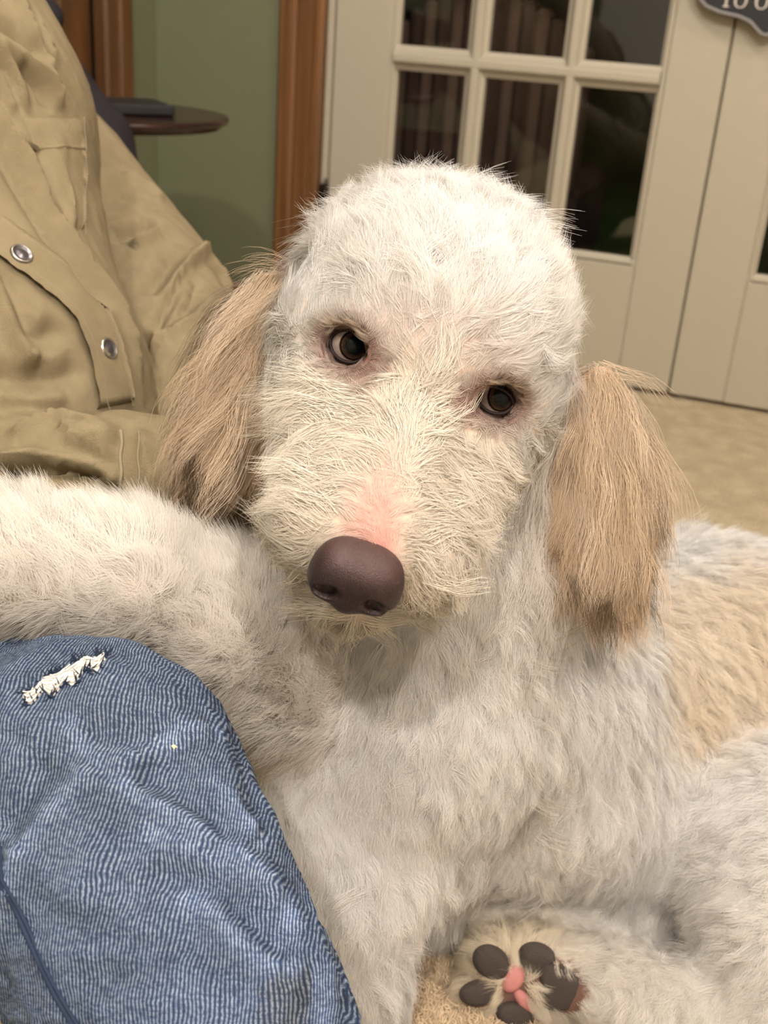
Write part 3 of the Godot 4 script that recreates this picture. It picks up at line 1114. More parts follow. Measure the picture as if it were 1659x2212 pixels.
func snap(parent: Node3D, s: Solid, ids: PackedInt32Array, x: float, y: float) -> void:
	var p := hit(s, ids, x, y)
	var n := s.grad(ids, p, 0.012)
	var u := n.cross(Vector3.RIGHT).normalized()
	var tr := Transform3D(Basis(n.cross(u).normalized() * -1.0, n, u), p + n * 0.0035)
	tr.basis = Basis(u.cross(n).normalized() * -1.0, n, u).orthonormalized()
	if tr.basis.determinant() < 0: tr.basis.x = -tr.basis.x
	var b := put("button", lathe([Vector2(0.0085, 0), Vector2(0.0088, 0.0022), Vector2(0.0080, 0.0034), Vector2(0.0068, 0.0036), Vector2(0.0060, 0.0026), Vector2(0.0040, 0.0024), Vector2(0.0032, 0.0033), Vector2(0.0001, 0.0036)], 28), M.snap, parent, tr)
	tag(b, "dark metal snap button", "")
	put("rim", lathe([Vector2(0.0068, 0.0034), Vector2(0.0072, 0.0040), Vector2(0.0082, 0.0036), Vector2(0.0087, 0.0026)], 28), M.snap_rim, b)

func jeans_base() -> Solid:
	var s := Solid.new()
	s.chain([[cp(-560, 1560, 0.93), 0.100], [cp(-260, 1645, 0.76), 0.087], [cp(60, 1694, 0.625), 0.0745], [cp(185, 1722, 0.575), 0.074]], 0.03)
	s.chain([[cp(185, 1722, 0.575), 0.074], [cp(300, 1960, 0.545), 0.069], [cp(440, 2230, 0.53), 0.063], [cp(640, 2560, 0.53), 0.056]], 0.03)
	s.cap(cp(-560, 1560, 0.93), cp(-300, 1450, 0.98), 0.11, 0.14, 0.04)
	return s

func zx(pts: Array) -> Array:
	# points read off an enlargement of the lower left of the photograph
	var o := []
	for p in pts: o.append([p[0] / 1.843, 1350 + p[1] / 1.843])
	return o

func jeans(who: Node3D) -> void:
	var base := jeans_base()
	var ids := base.all()
	var s := jeans_base()
	var worn := [
		[zx([[270, 400], [300, 430], [355, 490], [415, 550]]), 0.014, 0.005],
		[zx([[400, 560], [520, 515], [640, 475], [760, 435], [860, 425]]), 0.018, 0.007],
		[zx([[430, 545], [330, 620], [240, 690], [150, 800], [80, 930], [20, 1070], [0, 1140]]), 0.020, 0.007],
		[zx([[470, 620], [600, 720], [710, 785], [830, 855], [960, 950], [1060, 1050], [1160, 1160]]), 0.018, 0.009],
		[zx([[600, 820], [720, 880], [830, 930], [950, 1000], [1080, 1090]]), 0.013, 0.005],
		[zx([[760, 1090], [860, 1150], [930, 1240], [1010, 1320], [1120, 1380], [1260, 1420], [1420, 1490]]), 0.018, 0.008],
		[zx([[850, 620], [920, 720], [970, 800], [1010, 870]]), 0.016, 0.006],
	]
	var furrows := [
		[zx([[330, 400], [430, 470], [560, 470], [700, 420]]), 0.024, -0.006],
		[zx([[520, 590], [640, 640], [760, 700], [880, 780], [960, 860]]), 0.026, -0.008],
		[zx([[560, 800], [700, 830], [820, 890], [940, 960]]), 0.012, -0.004],
		[zx([[560, 960], [700, 990], [850, 1040], [1000, 1140], [1100, 1250], [1180, 1320]]), 0.028, -0.008],
		[zx([[230, 530], [150, 650], [60, 760], [0, 860]]), 0.026, -0.007],
		[zx([[640, 1260], [780, 1330], [900, 1420], [1000, 1520]]), 0.026, -0.005],
	]
	for q in worn + furrows:
		var fp := PackedVector3Array()
		for p in q[0]:
			var v := hit(base, ids, p[0], p[1])
			if v != Vector3.ZERO: fp.append(v)
		s.draw_fold(fp, q[2], q[1])
	s.mesh(0.005, Vector3(-0.75, -0.02, -1.05), Vector3(0.14, 0.62, -0.25))
	s.crease([[0.0040, Vector3(11, 18, 11)], [0.0008, Vector3(40, 55, 40)]], noise)
	# ribs run upright through the cloth, drifting with the folds; dye is rubbed off along worn fold edges
	var lines := []
	for q in worn:
		var l := []
		for p in q[0]: l.append(hit(s, s.all(), p[0], p[1]))
		lines.append(l)
	var cols := PackedColorArray()
	var uvs := PackedVector2Array()
	var knee := cp(215, 1560, 0.52)
	var stain := hit(s, s.all(), 630, 2172)
	for v in s.verts:
		var w := 0.0
		for l in lines:
			for i in l.size() - 1:
				var d: Vector3 = l[i + 1] - l[i]
				var t := clampf((v - l[i]).dot(d) / d.length_squared(), 0, 1)
				w = maxf(w, 1.0 - v.distance_to(l[i] + d * t) / 0.008)
		var fade := clampf(1.0 - v.distance_to(knee) / 0.16, 0, 1)
		var blot := 0.5 + 0.9 * noise.get_noise_3dv(v * 22.0) + 0.4 * noise.get_noise_3dv(v * 70.0)
		var k := 0.70 + 0.04 * fade + 0.34 * blot * (1.0 - 0.5 * fade) + 0.75 * maxf(w, 0.0) * (0.55 + 0.45 * blot)
		k *= 0.52
		var tint := Vector3(k * (0.93 + 0.05 * fade), k * 0.98, k * (1.05 - 0.10 * fade)) * (1.0 - 0.10 * fade)
		var smear := smoothstep(1.0, 0.55, v.distance_to(stain) / 0.020 + 0.5 * noise.get_noise_3dv(v * 90.0))
		tint = tint.lerp(Vector3(0.34, 0.28, 0.21), 0.55 * smear)
		cols.append(Color(tint.x, tint.y, tint.z))
		var drift := 0.012 * noise.get_noise_3dv(v * 7.0) + 0.0012 * noise.get_noise_3dv(v * 26.0)
		uvs.append(Vector2((v.x + 0.06 * v.y + drift) / 0.105, (v.y - v.z) / 0.105))
	var j := put("jeans", s.arrays(cols, uvs), M.denim, who)
	tag(j, "faded blue jeans with a frayed hole above the knee", "")
	var all := s.all()
	# outer seam, coloured dark to stand for its shadow line
	for w in [[0.0, 0.0013], [9.0, 0.0010]]:
		var pts := PackedVector3Array()
		for q in zx([[-30, 830], [0, 900], [30, 1010], [60, 1120], [110, 1230], [170, 1350], [230, 1470], [290, 1589], [340, 1700]]):
			var p := hit(s, all, q[0] + w[0], q[1])
			if p != Vector3.ZERO: pts.append(p)
		put("seam", tubem(pts, w[1], 8), M.denim_seam, j)
	# frayed hole: pale weft threads over a worn patch
	var rows := []
	for i in 9:
		var row := []
		for jx in 26:
			var u := jx / 25.0
			var v := i / 8.0
			var top_y := 1497 - 75 * sin(u * 1.75) + 4 * sin(u * 17.0)
			var hgt := 52 * pow(sin(clampf(u * 0.92 + 0.06, 0, 1) * PI), 0.6) * (0.75 + 0.25 * sin(u * 23.0)) + 3
			row.append(Vector2(52 + 178 * u, top_y + hgt * v))
		rows.append(row)
	var hole := put("frayed_patch", patch(s, all, rows, 0.0007, 0.001), M.thread, j)
	tag(hole, "white threads of the frayed hole", "")
	var st := begin()
	tube_base = 0
	for i in 70:
		var u := rng.randf()
		var r0: int = rng.randi_range(1, 7)
		var c0 := clampi(int(u * 22), 0, 21)
		var pts := PackedVector3Array()
		var rad := PackedFloat32Array()
		for k in 4:
			var q: Vector2 = rows[r0][c0 + k]
			var p := hit(s, all, q.x, q.y + rng.randf_range(-2, 2))
			pts.append(p + s.grad(all, p) * rng.randf_range(0.0008, 0.0018))
			rad.append(0.0004)
		tube(st, pts, rad, 4)
	put("loose_thread", st.commit(), M.thread, hole).set_meta("kind", "stuff")
	st = begin()
	tube_base = 0
	for i in 130:
		var u := rng.randf()
		var edge := 0 if rng.randf() < 0.4 else 8
		var q: Vector2 = rows[edge][clampi(int(u * 26), 0, 25)]
		var p := hit(s, all, q.x, q.y)
		var n := s.grad(all, p)
		var side := (CAM.basis * Vector3(rng.randf_range(-1, 1), rng.randf_range(-1, 1), 0)).normalized()
		var pts := PackedVector3Array([p, p + n * 0.001 + side * 0.0015, p + n * rng.randf_range(0.001, 0.003) + side * rng.randf_range(0.002, 0.005)])
		tube(st, pts, PackedFloat32Array([0.0005, 0.0004, 0.0001]), 4)
	put("fray", st.commit(), M.denim_seam, hole).set_meta("kind", "stuff")
	var sp := hit(s, all, 375, 1613)
	var n := s.grad(all, sp)
	var spot := begin()
	var u := n.cross(Vector3.UP).normalized()
	var vv := n.cross(u)
	for k in 9:
		var g0 := TAU * k / 9.0
		var g1 := TAU * (k + 1) / 9.0
		var r0 := 0.0014 + 0.0006 * sin(k * 2.4)
		var r1 := 0.0014 + 0.0006 * sin(((k + 1) % 9) * 2.4)
		face(spot, [sp + n * 0.0008, sp + n * 0.0003 + (u * cos(g0) + vv * sin(g0)) * r0, sp + n * 0.0003 + (u * cos(g1) + vv * sin(g1)) * r1], n)
	put("paint_speck", spot.commit(), M.paint_spot, j)

# ------------------------------------------------------------------ dog
const WHITE_FUR := Vector3(0.905, 0.883, 0.85)
const CREAM_FUR := Vector3(0.875, 0.798, 0.682)
const TAN_FUR := Vector3(0.64, 0.48, 0.325)
const PATCH_FUR := Vector3(0.82, 0.69, 0.525)
const PINK_SKIN := Vector3(0.72, 0.47, 0.42)

func hl(x: float, y: float, z: float) -> Vector3:
	return HEAD * Vector3(x, y, z)

var eye_at := []
var eye_basis := []
var lip_at := Vector3.ZERO
var nose_at := Transform3D()
var DOWN := Vector3.DOWN
var RIGHT := Vector3.RIGHT
var ears := []

func head_frame() -> void:
	DOWN = CAM.basis * Vector3(0, -1, 0)
	paw_at = cp(1130, 2125, 0.835)
	RIGHT = CAM.basis * Vector3(1, 0, 0)
	var el := cp(752, 748, 0.612)
	var er := cp(1070, 863, 0.622)
	var mid := (el + er) / 2
	var nose := cp(775, 1243, 0.535)
	var x := (er - el).normalized()
	var n := nose - mid
	n = (n - x * n.dot(x)).normalized()
	var y := n.cross(x)
	var a := deg_to_rad(16.0)
	var z := (n * cos(a) + y * sin(a)).normalized()
	HEAD = Transform3D(Basis(x, z.cross(x), z), mid)
	HEADI = HEAD.affine_inverse()
	eye_at = [el, er]
	eye_basis = [eye_frame(0), eye_frame(1)]
	nose_at = Transform3D(HEAD.basis, nose - HEAD.basis.z * 0.004 - HEAD.basis.y * 0.0050)

func dog_solid() -> Solid:
	var s := Solid.new()
	var HD := {"head": true}
	# skull, brows, muzzle, jaw, cheeks
	s.ell(hl(0, 0.012, -0.058), HEAD.basis, Vector3(0.070, 0.052, 0.064), 0.03, false, HD)
	s.ell(hl(0, 0.012, -0.030), HEAD.basis, Vector3(0.056, 0.040, 0.045), 0.03, false, HD)
	for e in [-1.0, 1.0]:
		s.cap(hl(0.038 * e, 0.012, -0.012), hl(0.060 * e, -0.002, -0.035), 0.014, 0.018, 0.02, false, HD)
		s.cap(hl(0.050 * e, -0.035, -0.050), hl(0.040 * e, -0.040, 0.0), 0.036, 0.030, 0.03, false, HD)
		s.cap(hl(0.038 * e, -0.040, 0.005), hl(0.027 * e, -0.056, 0.086), 0.030, 0.026, 0.02, false, HD)
	s.cap(hl(0, -0.016, -0.01), hl(0, -0.040, 0.104), 0.030, 0.019, 0.025, false, HD)
	s.cap(hl(0, -0.065, -0.03), hl(0, -0.098, 0.070), 0.038, 0.030, 0.025, false, HD)
	# neck and chest
	var dn := DOWN
	var white := {"len": 0.028, "col": WHITE_FUR, "dir": dn, "lean": 0.62, "style": 0}
	s.cap(hl(0, -0.01, -0.09), cp(1000, 1180, 0.775), 0.070, 0.074, 0.04, false, white)
	s.cap(cp(1000, 1180, 0.775), cp(930, 1500, 0.82), 0.074, 0.092, 0.04, false, white)
	s.cap(cp(930, 1500, 0.82), cp(880, 1740, 0.83), 0.092, 0.070, 0.04, false, white)
	s.cap(cp(1130, 1480, 0.86), cp(1180, 1650, 0.88), 0.085, 0.075, 0.04, false, white)
	# trunk
	var back := {"len": 0.026, "col": WHITE_FUR, "dir": (dn + RIGHT * 0.6).normalized(), "lean": 0.6, "style": 0}
	s.chain([[cp(1100, 1480, 0.92), 0.10], [cp(1480, 1480, 1.02), 0.125], [cp(1950, 1520, 1.10), 0.13], [cp(2250, 1560, 1.15), 0.11]], 0.05, back)
	var belly := {"len": 0.034, "col": WHITE_FUR, "dir": (dn + RIGHT * -0.12).normalized(), "lean": 0.72, "style": 0}
	s.cap(cp(1080, 1700, 0.90), cp(1420, 1740, 0.95), 0.075, 0.085, 0.04, false, belly)
	# haunch, shank and hind foot
	var haunch := {"len": 0.026, "col": WHITE_FUR, "dir": (RIGHT * -0.9 + dn * 0.35).normalized(), "lean": 0.55, "style": 0}
	s.chain([[cp(1860, 1640, 0.99), 0.105], [cp(1735, 1830, 0.885), 0.085], [cp(1715, 2040, 0.83), 0.068]], 0.04, haunch)
	var shank := {"len": 0.022, "col": CREAM_FUR.lerp(WHITE_FUR, 0.5), "dir": (RIGHT * -0.5 + dn * 0.9).normalized(), "lean": 0.55, "style": 0}
	s.chain([[cp(1715, 2040, 0.83), 0.066], [cp(1650, 2200, 0.82), 0.046], [cp(1480, 2185, 0.82), 0.030], [cp(1330, 2140, 0.83), 0.027], [cp(1200, 2115, 0.84), 0.026]], 0.025, shank)
	var foot := {"len": 0.013, "col": Vector3(0.88, 0.76, 0.56), "dir": (RIGHT * -0.3 + dn * 0.2 + CAM.basis.z * 0.6).normalized(), "lean": 0.35, "style": 0}
	s.ell(cp(1130, 2112, 0.850), CAM.basis * Basis(Vector3(0, 0, 1), -0.25), Vector3(0.040, 0.033, 0.019), 0.015, false, foot)
	for q in [[1060, 2078], [1150, 2066], [1038, 2138], [1118, 2182]]:
		s.cap(cp(1150, 2120, 0.850), cp(q[0], q[1], 0.846), 0.016, 0.0155, 0.008, false, foot)
	var under := {"len": 0.030, "col": WHITE_FUR.lerp(CREAM_FUR, 0.3), "dir": dn, "lean": 0.7, "style": 0}
	s.cap(cp(980, 1950, 0.90), cp(1360, 1985, 0.92), 0.030, 0.040, 0.03, false, under)
	# fore leg that stands down
	var legd := {"len": 0.026, "col": WHITE_FUR, "dir": (dn + RIGHT * 0.15).normalized(), "lean": 0.62, "style": 0}
	s.chain([[cp(800, 1680, 0.81), 0.056], [cp(775, 1920, 0.79), 0.038], [cp(765, 2080, 0.795), 0.030], [cp(775, 2170, 0.80), 0.028]], 0.03, legd)
	s.chain([[cp(680, 1560, 0.82), 0.06], [cp(660, 1760, 0.81), 0.05], [cp(700, 1900, 0.81), 0.04]], 0.03, legd)
	# fore leg laid over the knee
	var lego := {"len": 0.026, "col": CREAM_FUR.lerp(WHITE_FUR, 0.55), "dir": (RIGHT * -0.5 + dn * -0.7).normalized(), "lean": 0.30, "style": 0}
	s.chain([[cp(720, 1500, 0.82), 0.060], [cp(570, 1430, 0.755), 0.045], [cp(455, 1345, 0.705), 0.036], [cp(260, 1248, 0.660), 0.028], [cp(0, 1220, 0.632), 0.027], [cp(-180, 1215, 0.618), 0.029]], 0.03, lego)
	for k in 4:
		s.cap(cp(-175, 1215, 0.618), cp(-258 + 6 * absf(k - 1.5), 1180 + k * 27, 0.612), 0.020, 0.0145, 0.008, false, lego)
	# ear leathers
	for q in [[[618, 588, 0.692], [470, 1010, 0.705], 0.030, [-0.6, -0.05]], [[1292, 800, 0.690], [1312, 1265, 0.700], 0.029, [0.25, 0.0]]]:
		var a := cp(q[0][0], q[0][1], q[0][2])
		var b := cp(q[1][0], q[1][1], q[1][2])
		var L := (b - a).normalized()
		var T := (CAM.origin - (a + b) / 2)
		T = (T - L * T.dot(L)).normalized()
		var W := L.cross(T).normalized()
		if W.dot(RIGHT) < 0:
			W = -W
		var bs := Basis(W, L, W.cross(L))
		var info := {"len": 0.058, "col": TAN_FUR, "dir": L, "lean": 0.85, "style": 1, "ear": true, "axis": a, "L": L, "W": W, "fan": q[3][0]}
		s.ell((a + b) / 2, bs, Vector3(q[2], a.distance_to(b) * 0.52, 0.008), 0.014, false, info)
		ears.append(info)
	# room for the eyes
	for k in 2:
		s.cap(eye_centre(k), eye_centre(k) + eye_frame(k).z * 0.03, 0.0136, 0.012, 0.004, true)
	return s

func eye_frame(k: int) -> Basis:
	var e := 1.0 if k else -1.0
	var orbit := (HEAD.basis * Vector3(0.30 * e, 0.25, 0.9)).normalized()
	var to_cam: Vector3 = (CAM.origin - eye_at[k]).normalized()
	var z := (orbit * 0.35 + to_cam * 0.65).normalized()
	var x := (HEAD.basis.x - z * HEAD.basis.x.dot(z)).normalized()
	return Basis(x, z.cross(x), z)

func eye_centre(k: int) -> Vector3:
	return eye_at[k] - eye_frame(k).z * 0.0105

var f_len := 0.0
var f_lean := 0.0
var f_style := 0
var f_dens := 0.0
var f_col := Vector3.ONE
var f_skin := Vector3.ONE
var f_dir := Vector3.DOWN

func fur_at(s: Solid, p: Vector3, n: Vector3) -> void:
	# how the coat grows at a point of the hide
	var wsum := 0.0
	var l := 0.0
	var le := 0.0
	var c := Vector3.ZERO
	var d := Vector3.ZERO
	var best := 0.0
	f_style = 0
	var hw := 0.0
	var ear := false
	for i in s.a.size():
		if s.kind[i] >= 2: continue
		var dist := s.one(i, p)
		if dist > 0.06: continue
		var w := exp(-maxf(dist, -0.01) / 0.010)
		var f: Dictionary = s.info[i]
		if f.has("head"):
			hw += w
			if w > best:
				best = w
				ear = false
			continue
		wsum += w
		l += w * float(f.len)
		le += w * float(f.lean)
		c += w * (f.col as Vector3)
		var dd: Vector3 = f.dir
		if f.has("ear"):
			dd = (dd + f.W * ((p - f.axis).dot(f.W) * 9.0 + f.fan * 0.55) + DOWN * 0.25).normalized()
		d += w * dd
		if w > best:
			best = w
			ear = f.has("ear")
			f_style = f.style
	if wsum > 0:
		l /= wsum
		le /= wsum
		c /= wsum
		d = (d + DOWN * 0.25 * wsum).normalized()
	f_dens = 1.0
	f_skin = c
	if ear:
		var pale := smoothstep(-0.2, 0.5, noise.get_noise_3dv(p * 38.0))
		c = TAN_FUR.lerp(CREAM_FUR.lerp(Vector3(0.72, 0.58, 0.46), 0.7), 0.6 * pale)
		f_skin = TAN_FUR * 0.8
		f_dens = 1.7
	if hw > 0.0:
		head_fur(p, n)
		var t := hw / (hw + wsum)
		if ear: t = 0.0
		t = smoothstep(0.25, 0.75, t)
		f_len = lerpf(l, f_len, t)
		f_lean = lerpf(le, f_lean, t)
		f_col = c.lerp(f_col, t)
		f_skin = (c if not ear else f_skin).lerp(f_skin_h, t)
		f_dir = d.lerp(f_dir, t)
		f_dens = lerpf(f_dens, f_dens_h, t)
		if t > 0.5: f_style = f_style_h
	else:
		f_len = l
		f_lean = le
		f_col = c
		f_dir = d
	# tan saddle patch behind the shoulder, with ragged borders
	for q in [[1520, 1420, 0.90, 0.075], [1640, 1400, 0.96, 0.085], [1420, 1520, 0.90, 0.045], [1300, 1620, 0.88, 0.030]]:
		var w: float = 1.0 - p.distance_to(cp(q[0], q[1], q[2])) / (q[3] * 1.25)
		w = smoothstep(0.0, 0.45, w + 0.22 * noise.get_noise_3dv(p * 40.0))
		f_col = f_col.lerp(PATCH_FUR, 0.85 * w)
		f_skin = f_skin.lerp(PATCH_FUR, 0.85 * w)
	if p.distance_to(paw_at) < 0.07:
		for q in PADS:
			var c0 := cp(q[0], q[1], q[5])
			var off := CAM.basis.transposed() * (p - c0)
			var inside: float = off.length() / (0.5 * (q[2] + q[3])) * F / 0.83
			if inside < 0.8: f_dens = 0.0
			f_skin = f_skin.lerp(Vector3(0.16, 0.10, 0.085), smoothstep(1.5, 1.0, inside))  # hide coloured dark round the pads for the shadow between them
		f_dir = (f_dir * 0.3 + (p - paw_at).normalized()).normalized()
		f_len = lerpf(0.017, f_len, smoothstep(0.045, 0.07, p.distance_to(paw_at)))
	# coats are never one colour
	var v := noise.get_noise_3dv(p * 55.0)
	f_col = f_col.lerp(CREAM_FUR, clampf(0.22 * v + 0.06, 0, 0.3))

var paw_at := Vector3.ZERO
const PADS := [[1068, 2086, 44, 36, 0, 0.826], [1158, 2078, 34, 44, 0, 0.825], [1043, 2146, 42, 29, 0, 0.828], [1116, 2190, 27, 45, 0, 0.826], [1212, 2138, 58, 50, 0, 0.815], [1114, 2138, 26, 32, 0, 0.830]]
var f_skin_h := Vector3.ONE
var f_dens_h := 1.0
var f_style_h := 0
func head_fur(p: Vector3, n: Vector3) -> void:
	var q := HEADI * p
	var side := clampf(q.x / 0.018, -1, 1)
	var muz := smoothstep(0.0, 0.028, q.z) 
	var low := smoothstep(0.005, -0.030, q.y)
	var crown := smoothstep(0.012, 0.045, q.y - q.z * 0.35) 
	var cheek := low * (1.0 - muz)
	var d := Vector3(q.x * 3.0, 0.9, -0.5).lerp(Vector3(q.x * 6.0 + 0.5 * noise.get_noise_3dv(p * 30.0), 0.1 + 0.8 * noise.get_noise_3dv(p * 26.0 + Vector3(7, 0, 0)), -1.0), crown)
	d = d.lerp(Vector3(side * 0.7, -0.75, -0.35), cheek)
	var par := clampf(q.x / 0.030, -1, 1)
	d = d.lerp(Vector3(par * 1.1 + 0.35 * noise.get_noise_3dv(p * 34.0), 0.25 - 0.75 * absf(par) - 0.35 * low, -0.75 + 0.45 * absf(par)), muz)
	f_dir = HEAD.basis * d.normalized()
	f_len = lerpf(0.012, 0.025, crown)
	f_lean = lerpf(0.72, 0.50, crown)
	f_len = lerpf(f_len, 0.030, cheek)
	f_len = lerpf(f_len, 0.027, muz)
	f_lean = lerpf(f_lean, 0.74, maxf(muz, cheek))
	f_style_h = 3
	f_col = WHITE_FUR.lerp(CREAM_FUR, muz)
	f_col = f_col.lerp(CREAM_FUR, 0.35 * cheek)
	f_skin_h = f_col
	f_dens_h = 1.0
	var full := lerpf(1.0, 1.3, crown * (1.0 - muz))
	# thin-haired brow between the eyes
	var brow := smoothstep(0.055, 0.020, Vector2(q.x * 0.8, q.y - 0.004).length()) * (1.0 - muz)
	f_len = lerpf(f_len, 0.0075, brow)
	f_col = f_col.lerp(Vector3(0.85, 0.73, 0.68), brow * 0.9)
	f_skin_h = f_skin_h.lerp(Vector3(0.74, 0.56, 0.52), brow)
	# bare pink bridge above the nose
	var up := nose_at.affine_inverse() * p
	var br := smoothstep(0.022, 0.007, absf(up.x) + 0.16 * (-up.z - 0.01)) * smoothstep(-0.004, 0.004, up.y) * smoothstep(-0.075, -0.025, up.z)
	f_len = lerpf(f_len, 0.0045, br)
	f_lean = lerpf(f_lean, 0.6, br)
	f_col = f_col.lerp(Vector3(0.84, 0.54, 0.47), br * 0.85)
	f_dens_h = lerpf(full, 0.4, br)
	f_skin_h = f_skin_h.lerp(Vector3(0.68, 0.37, 0.33), br)
	# brown lip showing just under the nose
	var lip := smoothstep(1.0, 0.4, p.distance_to(lip_at) / 0.0085 + 0.35 * noise.get_noise_3dv(p * 260.0))
	f_col = f_col.lerp(Vector3(0.22, 0.17, 0.145), 0.85 * lip)
	f_skin_h = f_skin_h.lerp(Vector3(0.14, 0.09, 0.08), lip)
	f_len = lerpf(f_len, 0.005, lip)
	var near_nose := smoothstep(0.034, 0.022, p.distance_to(nose_at.origin))
	f_len = lerpf(f_len, 0.007, near_nose)
	if p.distance_to(nose_at.origin) < 0.017: f_dens_h = 0.0
	# dark rims and the brown corners of the eyes
	for k in 2:
		var eb := eye_frame(k)
		var r: Vector3 = eb.transposed() * (p - eye_at[k])
		var rr := Vector2(r.x / 0.0128, r.y / 0.0102).length()
		var out := -1.0 if k == 0 else 1.0
		if rr < 1.0 and r.z > -0.03:
			f_dens_h = 0.0
		var ring := smoothstep(2.1, 1.1, rr)
		f_len = lerpf(f_len, 0.0060, smoothstep(2.6, 1.2, rr))
		f_col = f_col.lerp(Vector3(0.32, 0.19, 0.145), 0.9 * ring)
		f_skin_h = f_skin_h.lerp(Vector3(0.16, 0.09, 0.075), ring)
		var inner := Vector2((r.x + out * 0.0165) / 0.016, (r.y + 0.004) / 0.019).length()
		var iw := smoothstep(1.0, 0.35, inner)
		f_col = f_col.lerp(Vector3(0.40, 0.27, 0.235), 0.9 * iw)
		f_skin_h = f_skin_h.lerp(Vector3(0.35, 0.20, 0.18), iw)
		f_len = lerpf(f_len, 0.0055, iw)
		var away := (eb * Vector3(r.x, r.y, 0)).normalized()
		f_dir = f_dir.lerp(away, smoothstep(2.8, 1.4, rr) * 0.9)

func tuft(strands: int, seg: int, spread: float, clump: float, amp: float, freq: float, bend: float, width: float, seed_: int, face_n := Vector3(0, 1, 0)) -> ArrayMesh:
	# a lock of hairs one unit long, rooted round the origin, growing along y and drooping towards z
	var g := RandomNumberGenerator.new()
	g.seed = seed_
	var V := PackedVector3Array()
	var N := PackedVector3Array()
	var C := PackedColorArray()
	var I := PackedInt32Array()
	var ph0 := g.randf() * TAU
	for s in strands:
		var ra := sqrt(g.randf()) * spread
		var rg := g.randf() * TAU
		var root := Vector3(cos(rg) * ra, 0, sin(rg) * ra)
		var L := g.randf_range(0.68, 1.05)
		var splay := Vector3(g.randf_range(-1, 1), 0, g.randf_range(-1, 1)) * 0.10
		var ph := ph0 + g.randf_range(-0.7, 0.7)
		var am := amp * g.randf_range(0.6, 1.3)
		var bd := bend * g.randf_range(0.7, 1.3)
		var shade := g.randf_range(0.94, 1.0)
		var warm := g.randf_range(0.0, 0.06)
		var col := Color(shade, shade * (1.0 - warm * 0.5), shade * (1.0 - warm))
		var pts := PackedVector3Array()
		for i in seg + 1:
			var t := float(i) / seg
			var q := root * (1.0 - clump * pow(t, 0.8)) + splay * t * (1.0 - clump)
			q.y = t * L * (1.0 - 0.25 * bd * t)
			q.z += bd * pow(t, 1.7)
			var a := ph + freq * TAU * t
			q.x += am * (sin(a) - sin(ph)) * t
			q.z += am * (cos(a) - cos(ph)) * t * 0.7
			pts.append(q)
		var b0 := V.size()
		for i in seg + 1:
			var t := float(i) / seg
			var tn := (pts[mini(i + 1, seg)] - pts[maxi(i - 1, 0)]).normalized()
			var x := tn.cross(Vector3(0.31, 0.2, 0.93)).normalized()
			var y := x.cross(tn)
			var w := width * (1.0 - 0.8 * t * t)
			for k in 3:
				var an := TAU * k / 3.0
				var r := x * cos(an) + y * sin(an)
				V.append(pts[i] + r * w)
				N.append((r * 0.55 + face_n * 0.8).normalized())
				C.append(col)
		for i in seg:
			for k in 3:
				var a := b0 + i * 3 + k
				var b := b0 + i * 3 + (k + 1) % 3
				var c := a + 3
				var e := b + 3
				for q in [a, e, c, a, b, e]: I.append(q)
	var r := []
	r.resize(Mesh.ARRAY_MAX)
	r[Mesh.ARRAY_VERTEX] = V
	r[Mesh.ARRAY_NORMAL] = N
	r[Mesh.ARRAY_COLOR] = C
	r[Mesh.ARRAY_INDEX] = I
	var m := ArrayMesh.new()
	m.add_surface_from_arrays(Mesh.PRIMITIVE_TRIANGLES, r)
	return m

var fur_buf := []
func hair(style: int, p: Vector3, n: Vector3, dir: Vector3, length: float, lean: float, col: Vector3, wide := 1.0) -> void:
	var t := dir - n * dir.dot(n)
	t = t.normalized() if t.length() > 0.01 else n.cross(Vector3.RIGHT).normalized()
	var y := (n * (1.0 - lean) + t * lean).normalized()
	var z := t - y * t.dot(y)
	z = (z.normalized() if z.length() > 0.01 else n)
	# no hair lies across an open eye
	var tip := p + (y + z * 0.35) * length
	if tip.distance_to(HEAD.origin) < 0.09:
		for k in 2:
			for f in [0.4, 0.6, 0.8, 1.0]:
				var r: Vector3 = eye_basis[k].transposed() * (p.lerp(tip, f) - eye_at[k])
				if Vector2(r.x / 0.0130, r.y / (0.0092 if k == 0 else 0.0082)).length() < 1.0: return
	var x := y.cross(z)
	var sx := length * wide
	style += 0 if n.dot(y) > 0.72 else 1
	var b: PackedFloat32Array = fur_buf[style]
	b.append_array(PackedFloat32Array([x.x * sx, y.x * length, z.x * length, p.x, x.y * sx, y.y * length, z.y * length, p.y, x.z * sx, y.z * length, z.z * length, p.z, col.x, col.y, col.z, 1.0]))
	fur_buf[style] = b

